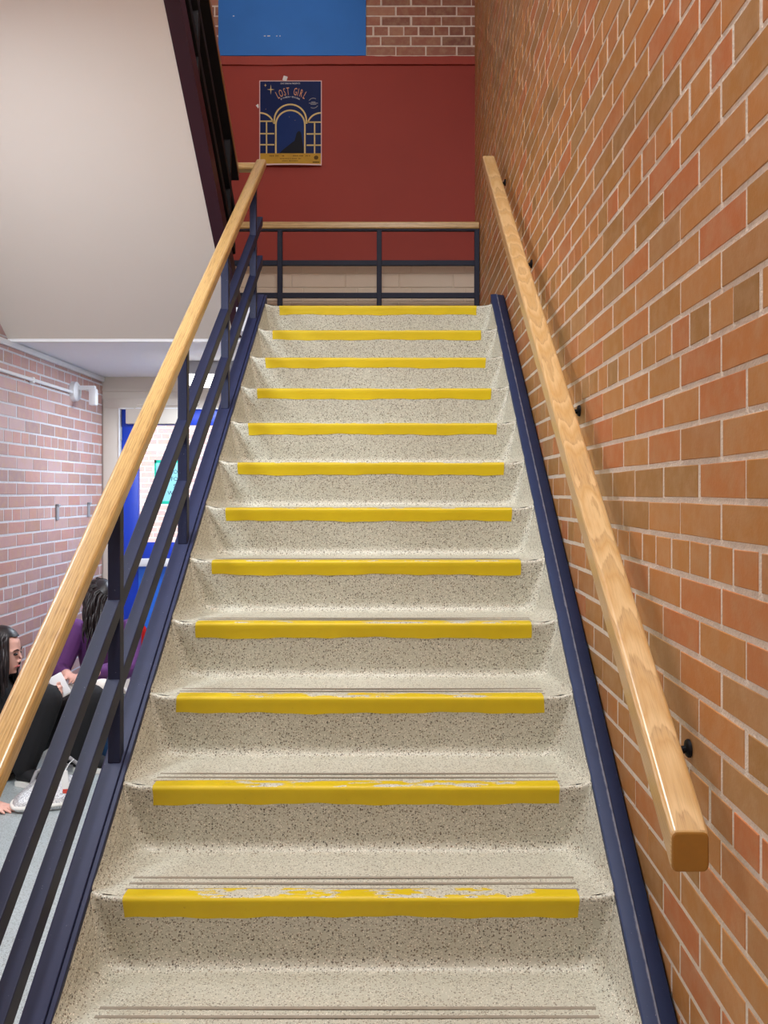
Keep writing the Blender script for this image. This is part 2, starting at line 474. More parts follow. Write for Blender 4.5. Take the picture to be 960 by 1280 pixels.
# back wall : one structure with its bands
wb = empty('wall_back', (0, YB, 0), kind='structure')
def plate(name, x0, x1, z0, z1, y0, y1, mat, parent, bev=0.0):
    bm = bmesh.new(); bm_box(bm, (x0, y0, z0), (x1, y1, z1), bev); return finish(bm, name, mat, parent, 60, wn=True)
ZRED0, ZRED1 = EYE + 1.735, EYE + 3.276
DX0, DX1, DZ = -2.095, -1.135, EYE + 0.645       # door opening
brick_wall('brick_panel', lambda u, v, n: Vector((u, YB - n, v)), XWL, XWR, ZRED1 - 0.02, ZC, [M['mortar_w'], M['brick_b']], wb, seed=9, uref=-0.245 + BL * 0.0, vref=-0.0150)
plate('red_plaster', XWL - 0.05, XWR + 0.05, ZRED0, ZRED1 - 0.075, YB - 0.004, YB + 0.10, M['red'], wb)
def ledge():
    bm = bmesh.new(); n = 60; r = random.Random(4); rows = []
    for k in range(n + 1):
        x = XWL + (XWR + 0.02 - XWL) * k / n
        w = 0.006 * math.exp(-((x + 1.0) / 0.25) ** 2) + r.uniform(-.0012, .0012)
        rows.append([bm.verts.new((x, YB + 0.05, ZRED1 - 0.002)), bm.verts.new((x, YB - 0.012, ZRED1 - 0.006 + r.uniform(-.002, .002))),
                     bm.verts.new((x, YB - 0.016, ZRED1 - 0.068 - w)), bm.verts.new((x, YB + 0.05, ZRED1 - 0.080))])
    for a, b in zip(rows, rows[1:]):
        for q in range(3): bm.faces.new((a[q], a[q + 1], b[q + 1], b[q]))
    bm.faces.new(rows[0]); bm.faces.new(rows[-1][::-1])
    return finish(bm, 'red_ledge', M['red_ledge'], wb)
ledge()
def blocks():
    bm = bmesh.new(); r = random.Random(2)
    bm_box(bm, (XWL - .05, YB + 0.004, LAND - 0.14), (XWR + .05, YB + 0.1, ZRED0 + 0.02))
    h, L = 0.1045, 0.405
    n = 0; z = ZRED0 + 0.012 - h
    while z > LAND - 0.10:
        x = XWL - L * (0.5 if n % 2 else 0.28)
        while x < XWR:
            a, b = max(x + .003, XWL), min(x + L - .003, XWR)
            if b - a > 0.02: bm_box(bm, (a, YB - r.uniform(0, .002), z + .003), (b, YB + 0.02, z + h - .003), 0.003, 1)
            x += L
        z -= h; n += 1
    return finish(bm, 'cream_blockwork', M['cream'], wb)
blocks()
# lower back wall around the door, beige
plate('lower_wall_beside_door', DX1, XWR + 0.05, 0, EYE + 0.869, YB, YB + 0.10, M['beige'], wb)
plate('lintel', XWL - 0.05, DX1, DZ, EYE + 0.869, YB, YB + 0.10, M['beige'], wb)
plate('lintel_moulding', XWL, -0.95, DZ + 0.115, DZ + 0.135, YB - 0.012, YB + 0.01, M['beige'], wb, 0.003)
plate('door_side_pier', XWL - 0.05, DX0, 0, DZ, YB, YB + 0.10, M['beige'], wb)
# painted blue panel on the upper back wall
bp = empty('blue_panel', ((-1.348 - 0.243) / 2, YB, ZRED1), 'glossy blue painted panel set in the brick above the red wall', 'wall panel')
plate('painted_board', -1.348, -0.243, ZRED1 - 0.004, ZC - 0.25, YB - 0.016, YB - 0.001, M['bluepaint'], bp, 0.002)
def scuffs():
    for px, py, w in ((331, 45, 2.2), (336, 45, 3.5), (346, 45, 1.5), (350, 45, 1.5), (292, 20, 2)):
        p = P(px, py, YB - 0.0165); bm = bmesh.new(); bm_box(bm, (p.x - w * .003, p.y - .001, p.z - .0035), (p.x + w * .003, p.y + .002, p.z + .0035), 0.0008, 1); finish(bm, 'paint_chip', M['white'], bp)
scuffs()

# floor, ceiling, rear wall
def struct_box(name, lo, hi, mat):
    bm = bmesh.new(); bm_box(bm, lo, hi); o = finish(bm, name, mat); o['kind'] = 'structure'; return o
struct_box('floor', (XWL - 0.1, YR - 0.1, -0.12), (XWR + 0.1, YB + 0.1, 0.0), M['hall_floor'])
struct_box('ceiling', (XWL - 0.1, YR - 0.1, ZC), (XWR + 0.1, YB + 0.1, ZC + 0.12), M['ceil'])
struct_box('wall_rear', (XWL - 0.1, YR - 0.1, 0), (XWR + 0.1, YR, ZC), M['plaster'])

# ------------------------------------------------------------ landing slab
DB = 5.008; ZS = EYE + 0.869
ld = empty('floor_landing', (-0.8, 5.6, ZS), kind='structure')
def landing():
    bm = bmesh.new()
    bm_box(bm, (XWL, DB, ZS), (-0.87, YB, LAND)); 
    bm_box(bm, (-0.87, 4.72, ZS), (XWR, YB, LAND))
    return finish(bm, 'landing_slab', M['ceil'], ld, smooth=0)
landing()
plate('landing_topping', XWL, XWR, LAND, LAND + 0.004, 5.0, YB, M['terrazzo'], ld)
plate('edge_strip', XWL, -0.88, ZS - 0.012, ZS + 0.006, DB - 0.012, DB + 0.022, M['white'], ld, 0.003)
plate('joint_strip', XWL, -0.88, ZS - 0.003, ZS + 0.003, DB + 0.024, DB + 0.044, M['grey'], ld)

# ------------------------------------------------------------ lower flight
def ss(x):
    x = max(0.0, min(1.0, x)); return x * x * (3 - 2 * x)
LIPR, COVE, UND = 0.010, 0.034, 0.026
def tray_paths(xl=XL, xr=XR):
    lv = []
    for k in range(7):
        q = math.radians(90 * k / 6); lv.append((COVE * (1 - math.cos(q)), COVE * (1 - math.sin(q)), 0.0))
    for h in (0.06, 0.09, 0.12, 0.145, RISE - LIPR): lv.append((h, 0.0, 0.0))
    for q in (30, 60, 90):
        a = math.radians(q); lv.append((RISE - LIPR + LIPR * math.sin(a), 0.0, LIPR * (1 - math.cos(a))))
    out = []
    for h, d, sh in lv:
        y0 = max(h / SL, LIPR); yr = RUN + UND * (1 - h / RISE) ** 1.0 - d + sh
        rc = 0.05 * (1 - h / RISE) + 0.003
        y0 = min(y0, RUN)
        yc = max(y0, yr - rc)
        left = []
        for k in range(11):
            y = y0 + (yc - y0) * k / 10
            left.append((xl + max(0, 0.20 * (SL * y - h)) + d * ss((y - y0) / 0.06), y, h))
        x1 = left[-1][0]
        for k in range(1, 7):
            a = math.radians(90 * k / 6)
            left.append((x1 + rc * (1 - math.cos(a)), yc + (yr - yc) * math.sin(a), h))
        xm = (xl + xr) / 2
        for f in (0.012, 0.03, 0.06, 0.12, 0.25): left.append((left[16][0] + f, yr, h))
        right = [(2 * xm - x, y, z) for x, y, z in left]
        out.append((left, right))
    return out
def lip_raise(co):
    e = min(co[0] - XL, XR - co[0])
    return 0.011 * math.exp(-(e / 0.022) ** 2)
def step_mesh(top=False):
    bm = bmesh.new()
    pp = tray_paths()
    NC = 11                                     # points of the cheek portion
    # riser of the tray in front (shifted down and forward)
    def rv(p):
        x, y, z = p
        zz = z - RISE; yy = y - RUN
        k = ss((z - (RISE - 0.05)) / 0.05)
        return (x, yy, zz + k * lip_raise(p))
    rows = []
    for L, Rr in pp:
        pts = L[NC - 1:] + Rr[NC - 1:][::-1]
        rows.append([bm.verts.new(rv(p)) for p in pts])
    for a, b in zip(rows, rows[1:]):
        for k in range(len(a) - 1): bm.faces.new((a[k], a[k + 1], b[k + 1], b[k]))
    if not top:
        # cheeks of this tray
        for side in (0, 1):
            rows = [[bm.verts.new((p[0], p[1], p[2] + lip_raise(p) * ss(1 - (p[1] - LIPR) / 0.06) * (1 if p[2] < 0.05 else 0))) for p in pr[side][:NC]] for pr in pp]
            for a, b in zip(rows, rows[1:]):
                for k in range(NC - 1):
                    try: bm.faces.new((a[k], a[k + 1], b[k + 1], b[k]))
                    except ValueError: pass
        # tread
        L, Rr = pp[0]
        prev = None
        for i in range(17):
            l, r_ = L[i], Rr[i]
            n = 14; row = []
            for k in range(n + 1):
                f = k / n
                f = 0.5 - 0.5 * math.cos(math.pi * f)
                x = l[0] + (r_[0] - l[0]) * f
                p = (x, l[1], 0.0)
                dish = -0.0025 * math.sin(math.pi * f) * ss((l[1] - LIPR) / 0.05) * ss((0.2 - l[1]) / 0.06)
                row.append(bm.verts.new((x, l[1], dish + lip_raise(p) * ss(1 - (l[1] - LIPR) / 0.06))))
            if prev:
                for k in range(n): bm.faces.new((prev[k], prev[k + 1], row[k + 1], row[k]))
            prev = row
    else:
        ys = [LIPR, 0.05, 0.12, 0.36]
        prev = None
        for y in ys:
            row = []
            for k in range(15):
                f = 0.5 - 0.5 * math.cos(math.pi * k / 14); x = XL + (XR - XL) * f
                row.append(bm.verts.new((x, y, lip_raise((x, y, 0)) * ss(1 - (y - LIPR) / 0.06))))
            if prev:
                for k in range(14): bm.faces.new((prev[k], prev[k + 1], row[k + 1], row[k]))
            prev = row
    bmesh.ops.remove_doubles(bm, verts=bm.verts, dist=2e-4)
    bmesh.ops.recalc_face_normals(bm, faces=bm.faces)
    for f in bm.faces:
        pass
    me = bpy.data.meshes.new('stair_step'); bm.to_mesh(me); bm.free()
    me.materials.append(M['terrazzo']); me.shade_smooth(); me.set_sharp_from_angle(angle=math.radians(40))
    return me

D1 = 2.026; Z1 = EYE - 0.932
stair = empty('staircase', (-0.1, 1.3, 0), 'terrazzo staircase with yellow painted step edges between dark blue stringers', 'staircase')
ME_STEP, ME_TOP = step_mesh(), step_mesh(True)
SXL, SXR = -0.634, 0.416
def strip_mesh(k):
    """yellow band over the rounded nosing: face below the lip and a worn patch on the tread"""
    r = random.Random(40 + k)
    bm = bmesh.new(); wl = bm.verts.layers.float.new('wear')
    nx = 64
    prof = []                                     # (y, z, wear, isfront)
    T = 0.0012
    top_d = 0.044
    for y in (top_d, 0.036, 0.028, 0.020, 0.014): prof.append((y, T, 'top'))
    for q in (75, 50, 25, 5):
        a = math.radians(q); prof.append((LIPR - (LIPR + T) * math.cos(a), -LIPR + (LIPR + T) * math.sin(a), 'lip'))
    hgt = 0.048
    for f in (0.3, 0.6, 0.85, 1.0):
        z = -LIPR - (hgt - LIPR) * f; prof.append((UND * (-z / RISE) - T, z, 'front'))
    ph = [r.uniform(0, 6.28) for _ in range(4)]
    worn = {0: 0.52, 1: 0.46, 2: 0.40, 3: 0.42, 4: 0.40}.get(k, 0.36)
    e0 = 0.16 + r.uniform(-.05, .08); e1 = 0.05 + r.uniform(0, .10)
    rows = []
    for j, (y, z, w) in enumerate(prof):
        row = []
        for i in range(nx + 1):
            f = i / nx; x = SXL + (SXR - SXL) * f
            yy, zz = y, z
            if j == len(prof) - 1:
                zz += 0.0016 * (math.sin(9 * x + ph[0]) + math.sin(23 * x + ph[1]) + 0.6 * math.sin(61 * x + ph[2]))
            if w == 'top': yy += 0.004 * math.sin(13 * x + ph[3]) * (y > 0.04)
            if i in (0, nx): x += (-1 if i == 0 else 1) * 0.0015 * math.sin(60 * z + ph[1])
            v = bm.verts.new((x, yy, zz))
            mid = ss(min((f - 0.0) / e0, (1 - f) / e1))
            v[wl] = {'top': worn * mid + (0.10 if mid > 0.5 else 0) - 0.05, 'lip': 0.40 * mid + 0.05, 'front': -0.2}[w]
            if w == 'lip' and j >= 7: v[wl] = -0.1
            row.append(v)
        rows.append(row)
    for a, b in zip(rows, rows[1:]):
        for i in range(nx): bm.faces.new((a[i], a[i + 1], b[i + 1], b[i]))
    bmesh.ops.recalc_face_normals(bm, faces=bm.faces)
    me = bpy.data.meshes.new('yellow_nosing_strip'); bm.to_mesh(me); bm.free()
    me.materials.append(M['yellow']); me.shade_smooth()
    return me
def groove_mesh():
    bm = bmesh.new(); bm_box(bm, (SXL - 0.008, -0.0045, -0.001), (SXR + 0.008, 0.0045, 0.0007))
    me = bpy.data.meshes.new('anti_slip_groove'); bm.to_mesh(me); bm.free(); me.materials.append(M['groove']); return me
ME_G = groove_mesh()
for k in range(-1, 13):
    loc = Vector((0, D1 + RUN * (k - 1), Z1 + RISE * (k - 1)))
    st = bpy.data.objects.new('stair_step', ME_TOP if k == 12 else ME_STEP); link(st, stair); st.location = loc
    WT[st.name] = Vector(loc)
    def sub(nm, me, off):
        o = bpy.data.objects.new(nm, me); COL.objects.link(o); o.parent = st; o.location = off; return o
    ys = sub('yellow_nosing_strip', strip_mesh(k), (0, 0, 0))
    if k == -1: ys['label'] = 'yellow painted step edge'
    for off in (0.043, 0.074, 0.106): sub('anti_slip_groove', ME_G, (0, off, 0))

def prism(name, sec, y0, y1, e, mat, parent, s=1, ymin_floor=None, smooth=30):
    """section [(x, dz)] sheared along the flight; floor-clipped at z=0"""
    bm = bmesh.new(); rings = []
    ys = [y0 + (y1 - y0) * k / 24 for k in range(25)]
    for y in ys:
        ring = []
        for x, dz in sec:
            p = slope_pt(x, y, e, s); z = p.z + dz
            if ymin_floor is not None: z = max(z, ymin_floor + (0.0 if dz < -0.1 else 0.01))
            ring.append(bm.verts.new((x, y, z)))
        rings.append(ring)
    n = len(sec)
    for a, b in zip(rings, rings[1:]):
        for k in range(n): bm.faces.new((a[k], a[(k + 1) % n], b[(k + 1) % n], b[k]))
    bm.faces.new(rings[0][::-1]); bm.faces.new(rings[-1])
    return finish(bm, name, mat, parent, smooth, wn=True)
ES = 2.383
secL = [(-0.7745, -0.31), (-0.7745, -0.004), (-0.770, 0.0), (-0.7245, 0.0), (-0.7230, -0.0015), (-0.7225, -0.010), (-0.7195, -0.010),
        (-0.7190, -0.003), (-0.7105, -0.003), (-0.709, -0.005), (-0.709, -0.31)]
secR = [(0.498, -0.31), (0.498, -0.003), (0.501, 0.0), (0.5295, 0.003), (0.5325, 0.003), (0.535, -0.001), (0.5675, -0.004), (0.570, -0.008), (0.570, -0.31)]
prism('stringer', secL, 1.28, 4.752, ES, M['navy_stringer'], stair, ymin_floor=0.0)
o = prism('stringer', secR, 1.28, 4.752, ES, M['blue_stringer'], stair, ymin_floor=0.0)
prism('flight_slab', [(-0.708, -0.42), (-0.708, -0.20), (0.497, -0.20), (0.497, -0.42)], 1.75, 4.715, 2.4056, M['plaster'], stair, ymin_floor=0.0)

# ------------------------------------------------ left railing of lower flight
XP = -0.745
rail = empty('stair_railing', (XP, 1.585, 0.2), 'dark blue steel stair railing with oak handrail standing on left stringer', 'railing')
YT = 4.72
def spath(x, e, y0, y1, s=1, n=24):
    return [slope_pt(x, y0 + (y1 - y0) * k / n, e, s) for k in range(n + 1)]
sweep('handrail', rr(0.055, 0.050, 0.012), spath(XP + 0.003, 1.655 + 0.025, 1.30, YT + 0.04), M['oak'], rail, shear=True, endr=0.004)
for e, h in ((1.955, 0.050), (2.163, 0.056)):
    sweep('rail_bar', rr(0.036, h, 0.003, 2), spath(XP - 0.002, e + h / 2, 1.30, YT + 0.01), M['navy'], rail, shear=True)
def post(x, y, z0, z1, mat, parent, w=0.032, d=0.032, foot=True):
    bm = bmesh.new(); bm_box(bm, (x - w / 2, y - d / 2, z0), (x + w / 2, y + d / 2, z1), 0.003, 2)
    return finish(bm, 'railing_post', mat, parent, 60, wn=True)
for y in (1.585, 2.32, 3.05, 3.79, 4.52):
    zb = slope_pt(0, y, ES).z - 0.012
    post(XP, y, zb, slope_pt(0, y, 1.70).z, M['navy'], rail, 0.033, 0.034)

# --------------------------------------------------- wall handrail on the right
wr = empty('wall_handrail', (0.53, 1.49, 0.85), 'oak handrail fixed to the orange brick wall on dark brackets', 'handrail')
XH = 0.495
sweep('handrail', rr(0.066, 0.070, 0.011), spath(XH, 1.66 + 0.035, 1.492, 4.83), [M['oak_wall'], M['oak_end']], wr, shear=True, endr=0.005)
for y in (1.73, 2.777, 3.77, 4.70):
    zr = slope_pt(0, y, 1.66 + 0.07).z
    bm = bmesh.new()
    bm_lathe(bm, [(0.0, -0.007), (0.010, -0.007), (0.016, -0.005), (0.018, -0.002), (0.018, 0.001)], 20, 'X', (XWR - 0.002, y, zr - 0.030))
    bm_tube(bm, [(XWR - 0.008, y, zr - 0.032), (XWR - 0.040, y, zr - 0.036), (XH + 0.010, y, zr - 0.026), (XH, y, zr - 0.008), (XH, y + 0.002, zr + 0.004)], 0.0075, 10)
    bm_box(bm, (XH - 0.014, y - 0.035, zr - 0.012), (XH + 0.014, y + 0.035, zr - 0.006), 0.002, 1, rot=Matrix.Rotation(math.atan(SL), 3, 'X'))
    b = finish(bm, 'rail_bracket', M['black'], wr); b['label'] = 'dark metal bracket'

# ------------------------------------------------------------ landing railing
lr = empty('landing_railing', (-0.8, 6.2, LAND), 'dark blue landing railing with pale oak top rail before the red wall', 'railing')
YL = 6.2
zt = EYE + (CY - 278) * YL / F
sweep('top_rail', rr(0.05, 0.050, 0.010), [(XWL + 0.01, YL, zt - 0.025), (-1.0, YL, zt - 0.025), (XWR - 0.006, YL, zt - 0.025)], M['oak'], lr, endr=0.003)
plate('rail_flat', XWL + 0.01, XWR - 0.012, zt - 0.062, zt - 0.050, YL - 0.018, YL + 0.018, M['navy_d'], lr, 0.002)
for z in (EYE + (CY - 329) * YL / F, EYE + (CY - 369.5) * YL / F, LAND + 0.16):
    plate('rail_bar', XWL + 0.01, XWR - 0.012, z - 0.018, z + 0.018, YL - 0.014, YL + 0.014, M['navy_d'], lr, 0.002)
for x in (-2.19, -1.533, -0.834, -0.135, 0.552):
    post(x, YL, LAND + 0.004, zt - 0.05, M['navy_d'], lr, 0.035, 0.035)

# --------------------------------------------------------------- upper flight
up = empty('upper_staircase', (-1.5, DB, ZS), 'sloping cream plaster underside of the upper stair with dark maroon stringer', 'staircase')
EU = 4.51
YU0 = 0.35
bm = bmesh.new()
for y0, y1 in ((YU0, DB),):
    a = []
    for y, dz in ((YU0, 0), (DB, 0), (DB, 0.12), (YU0, 0.12)):
        z = EYE + EU - SL * y + dz
        a.append([bm.verts.new((x, y, z)) for x in (XWL, -0.935)])
    for k in range(4): bm.faces.new((a[k][0], a[(k + 1) % 4][0], a[(k + 1) % 4][1], a[k][1]))
    bm.faces.new([q[0] for q in a]); bm.faces.new([q[1] for q in a][::-1])
finish(bm, 'plaster_soffit', M['plaster'], up, smooth=0)
prism('stringer', [(-0.935, -0.004), (-0.935, 0.105), (-0.870, 0.105), (-0.870, -0.004)], YU0, DB - 0.02, EU, M['maroon'], up, s=-1)
XU = -0.892
ur = empty('stair_railing', (XU, 4.55, LAND + 0.1), 'dark railing of upper stair with brown handrail above the cream soffit', 'railing')
sweep('handrail', rr(0.055, 0.050, 0.012), spath(XU, 5.212, YU0, 4.78, -1), M['oak_shade'], ur, shear=True, endr=0.004)
sweep('rail_flat', rr(0.052, 0.012, 0.002, 2), spath(XU, 5.178, YU0, 4.78, -1), M['black'], ur, shear=True)
for e, h in ((4.94, 0.05), (4.74, 0.056)):
    sweep('rail_bar', rr(0.036, h, 0.003, 2), spath(XU, e, YU0, 4.72, -1), M['black'], ur, shear=True)
for y in (4.60, 3.87, 3.14, 2.41, 1.68, 0.95):
    post(XU, y, slope_pt(0, y, EU + 0.06, -1).z, slope_pt(0, y, 5.19, -1).z, M['black'], ur, 0.033, 0.034)
zret = EYE + (CY - 209.5) * 4.82 / F
sweep('handrail_return', rr(0.06, 0.040, 0.010), [(XU - 0.027, 4.82, zret), (-0.82, 4.82, zret), (XP - 0.01, 4.82, zret)], M['oak'], ur, endr=0.003)

# -------------------------------------------------------------------- door
dr = empty('door_1', ((DX0 + DX1) / 2, YB, 0), kind='structure')
def frame():
    bm = bmesh.new()
    y0, y1 = YB - 0.018, YB + 0.09
    bm_box(bm, (XWL + 0.012, y0, 0), (DX0 + 0.012, y1, DZ - 0.012), 0.003)
    bm_box(bm, (DX1 - 0.012, y0, 0), (DX1 + 0.09, y1, DZ - 0.012), 0.003)
    bm_box(bm, (XWL + 0.012, y0, DZ - 0.012), (DX1 + 0.09, y1, DZ + 0.06), 0.003)
    return finish(bm, 'door_frame', M['beige'], dr)
frame()
GX0, GX1, GZ0, GZ1 = -1.955, -1.28, EYE - 0.372, EYE + 0.508
yl0, yl1 = YB + 0.012, YB + 0.055
def leaf():
    bm = bmesh.new()
    x0, x1, z0, z1 = DX0 + 0.016, DX1 - 0.016, 0.008, DZ - 0.016
    bm_box(bm, (x0, yl0, z0), (GX0, yl1, z1), 0.002); bm_box(bm, (GX1, yl0, z0), (x1, yl1, z1), 0.002)
    bm_box(bm, (GX0 - .001, yl0, GZ1), (GX1 + .001, yl1, z1), 0.002); bm_box(bm, (GX0 - .001, yl0, GZ0 - 0.16), (GX1 + .001, yl1, GZ0), 0.002)
    bm_box(bm, (GX0 - .001, yl0, z0), (GX1 + .001, yl1, 0.16), 0.002)
    return finish(bm, 'door_leaf', M['door'], dr)
leaf()
plate('kick_panel', GX0, GX1, 0.16, GZ0 - 0.16, yl0 + 0.006, yl1 - 0.006, M['door_l'], dr)
plate('glass_pane', GX0 - 0.002, GX1 + 0.002, GZ0 - 0.002, GZ1 + 0.002, yl0 + 0.018, yl0 + 0.026, M['glass'], dr)
def pushbar():
    bm = bmesh.new(); z = EYE - (703 - CY) * 6.58 / F
    bm_box(bm, (DX0 + 0.05, yl0 - 0.055, z - 0.030), (DX1 - 0.05, yl0 - 0.018, z + 0.030), 0.006)
    bm_box(bm, (DX0 + 0.04, yl0 - 0.03, z - 0.04), (DX0 + 0.12, yl0, z + 0.04), 0.004)
    bm_box(bm, (DX1 - 0.12, yl0 - 0.03, z - 0.04), (DX1 - 0.04, yl0, z + 0.04), 0.004)
    return finish(bm, 'push_bar', M['white'], dr)
pushbar()
def closer():
    bm = bmesh.new()
    a = P(158, 530, YB - 0.02); b = P(224, 511, YB - 0.02)
    bm_box(bm, (a.x, yl0 - 0.055, a.z), (b.x, yl0, b.z), 0.006)
    bm_tube(bm, [(a.x + 0.06, yl0 - 0.03, b.z), (a.x + 0.08, yl0 - 0.03, b.z + 0.025), (b.x + 0.15, yl0 - 0.05, b.z + 0.03)], 0.008, 8)
    return finish(bm, 'door_closer', M['beige'], dr)
plate('door_stop', DX0 + 0.002, DX0 + 0.012, 0.0, DZ - 0.012, YB - 0.024, YB + 0.03, M['white'], dr, 0.002)
plate('door_stop', DX0 + 0.012, DX1 - 0.012, DZ - 0.020, DZ - 0.010, YB - 0.024, YB + 0.03, M['white'], dr, 0.002)
closer()
for z in (0.3, 1.1, 1.9):
    bm = bmesh.new(); bm_tube(bm, [(DX0 + 0.014, YB + 0.0, z - 0.05), (DX0 + 0.014, YB + 0.0, z + 0.05)], 0.008, 10); finish(bm, 'hinge', M['grey'], dr)

# text helper
def text_bm(bm, s, size, place, mi=0, sx=1.0):
    cu = bpy.data.curves.new('t', 'FONT'); cu.body = s; cu.size = size; cu.align_x = 'CENTER'; cu.resolution_u = 2
    ob = bpy.data.objects.new('t', cu); COL.objects.link(ob)
    dg = bpy.context.evaluated_depsgraph_get(); me = ob.evaluated_get(dg).to_mesh()
    vs = [v.co.copy() for v in me.vertices]; fs = [tuple(p.vertices) for p in me.polygons]
    ob.evaluated_get(dg).to_mesh_clear()
    bpy.data.objects.remove(ob); bpy.data.curves.remove(cu)
    nv = [bm.verts.new(place(v.x * sx, v.y)) for v in vs]
    for f in fs:
        try: bm.faces.new([nv[i] for i in f]).material_index = mi
        except ValueError: pass

# sign taped on the door glass
sg0, sg1 = P(193, 630, yl0 + 0.016), P(236, 575, yl0 + 0.016)
M['sign'] = paper_mat('pale_blue_paper', (190, 240, 246))
M['teal'] = paper_mat('teal_ink', (60, 232, 206))
M['ink'] = plain('dark_ink', (40, 70, 90), 0.6, var=0.0)
sgn = empty('paper_sign', ((sg0.x + sg1.x) / 2, yl0 + 0.016, sg0.z), 'pale blue paper sign with green border taped to the door glass', 'sign')
bm = bmesh.new(); bm_box(bm, (sg0.x, yl0 + 0.0155, sg0.z), (sg1.x, yl0 + 0.0158, sg1.z)); finish(bm, 'sheet', M['sign'], sgn)
bm = bmesh.new(); w = 0.022
yy = yl0 + 0.0150
for a in ((sg0.x, sg0.z, sg1.x, sg0.z + w), (sg0.x, sg1.z - w, sg1.x, sg1.z), (sg0.x, sg0.z, sg0.x + w * .6, sg1.z), (sg1.x - w * .6, sg0.z, sg1.x, sg1.z)):
    bm_box(bm, (a[0], yy, a[1]), (a[2], yy + 0.0006, a[3]))
finish(bm, 'border', M['teal'], sgn)
bm = bmesh.new()
for s, px, py in (('LO', 217, 592), ('FO', 217.5, 601), ('S', 217.5, 610), ('W', 212.5, 618.5)):
    c = P(px, py, yl0)
    text_bm(bm, s, 0.042, lambda x, y, c=c: Vector((c.x + x, yl0 + 0.0146, c.z + y)))
finish(bm, 'lettering', M['ink'], sgn, smooth=0)

# ------------------------------------------------------------------ poster
PX0, PX1 = P(324.3, 0, YB).x, P(402.3, 0, YB).x
PZ1, PZ0 = P(0, 101.2, YB).z, P(0, 208.2, YB).z
PW, PH = PX1 - PX0, PZ1 - PZ0
def pm(zx, zy, lift=0.0):
    """poster art coordinates (672 x 930 units measured on the sheet, origin top left) to the curling sheet"""
    u = zx / 672.0; v = 1 - zy / 930.0
    curl = 0.030 * max(0.0, 1 - v / 0.14) ** 2 * (0.55 + 0.45 * math.sin(math.pi * min(1, max(0, u))))
    return Vector((PX0 + u * PW, YB - 0.0065 - curl - lift, PZ0 + v * PH))
poster = empty('poster', ((PX0 + PX1) / 2, YB, PZ0), 'navy theatre poster with gold arches pinned to the red wall', 'poster')
M['paper'] = plain('poster_paper', (226, 196, 196), 0.5, var=0.03, spec=0.12)
M['pnavy'] = plain('poster_navy', (10, 30, 84), 0.4, var=0.2, scale=9, spec=0.12)
M['pnavy2'] = plain('poster_deep_blue', (12, 44, 108), 0.4, var=0.25, scale=7, spec=0.12)
M['pgold'] = plain('poster_gold', (212, 190, 132), 0.45, var=0.08, scale=20, spec=0.12)
M['pband'] = plain('poster_gold_band', (186, 146, 52), 0.45, var=0.28, scale=14, spec=0.12)
M['porange'] = plain('poster_peach', (222, 164, 120), 0.45, var=0.08, scale=20, spec=0.12)
M['pdark'] = plain('poster_dark', (8, 10, 26), 0.4, var=0.1, spec=0.12)
M['pwhite'] = plain('poster_white', (214, 220, 226), 0.5, var=0.03, spec=0.12)
M['pbrown'] = plain('poster_brown', (92, 66, 20), 0.5, var=0.05, spec=0.12)
def pgrid(name, x0, y0, x1, y1, mat, lift, nx=6, ny=24, thick=0.0):
    bm = bmesh.new()
    g = [[bm.verts.new(pm(x0 + (x1 - x0) * i / nx, y0 + (y1 - y0) * j / ny, lift)) for i in range(nx + 1)] for j in range(ny + 1)]
    for j in range(ny):
        for i in range(nx): bm.faces.new((g[j][i], g[j][i + 1], g[j + 1][i + 1], g[j + 1][i]))
    if thick:
        r = bmesh.ops.extrude_face_region(bm, geom=bm.faces[:])
        for v in r['geom']:
            if isinstance(v, bmesh.types.BMVert): v.co.y += thick
    return finish(bm, name, mat, poster)
pgrid('sheet', 0, 0, 672, 930, M['paper'], 0.0, 8, 30, 0.0008)
pgrid('navy_field', 9, 9, 663, 796, M['pnavy'], 0.0006)
pgrid('gold_band', 9, 790, 663, 912, M['pband'], 0.0008, 10, 8)
def pstroke(bm, pts, w, lift, mi=0):
    pts = [Vector(p) for p in pts]; rows = []
    for i, p in enumerate(pts):
        t = (pts[min(i + 1, len(pts) - 1)] - pts[max(i - 1, 0)]).normalized(); n = Vector((-t.y, t.x))
        rows.append([bm.verts.new(pm(*(p + n * w / 2), lift)), bm.verts.new(pm(*(p - n * w / 2), lift))])
    for a, b in zip(rows, rows[1:]): bm.faces.new((a[0], a[1], b[1], b[0])).material_index = mi
def ppoly(bm, pts, lift, mi=0):
    bm.faces.new([bm.verts.new(pm(x, y, lift)) for x, y in pts]).material_index = mi
def arc(cx, cy, rx, ry, a0, a1, n=24):
    return [(cx + rx * math.cos(math.radians(a0 + (a1 - a0) * k / n)), cy - ry * math.sin(math.radians(a0 + (a1 - a0) * k / n))) for k in range(n + 1)]
# night sky inside the middle arch (sheet units = zoom - (128, 98))
bm = bmesh.new(); ppoly(bm, [(190, 790), (190, 470)] + arc(334, 470, 146, 140, 180, 0)[1:-1] + [(478, 470), (478, 790)], 0.0010); finish(bm, 'arch_sky', M['pnavy2'], poster, smooth=0)
bm = bmesh.new()
pstroke(bm, [(178, 790), (178, 480)] + arc(334, 480, 156, 156, 180, 0)[1:-1] + [(490, 480), (490, 790)], 17, 0.0014)
pstroke(bm, [(160, 470)] + arc(334, 432, 172, 172, 182, -2)[1:-1] + [(508, 470)], 17, 0.0014)
pstroke(bm, arc(8, 502, 150, 150, 90, 18), 17, 0.0014); pstroke(bm, arc(664, 502, 150, 150, 90, 162), 17, 0.0014)
for y in (442, 577, 697): pstroke(bm, [(8, y), (160, y)], 15, 0.0014)
for y in (452, 580, 702): pstroke(bm, [(510, y), (664, y)], 15, 0.0014)
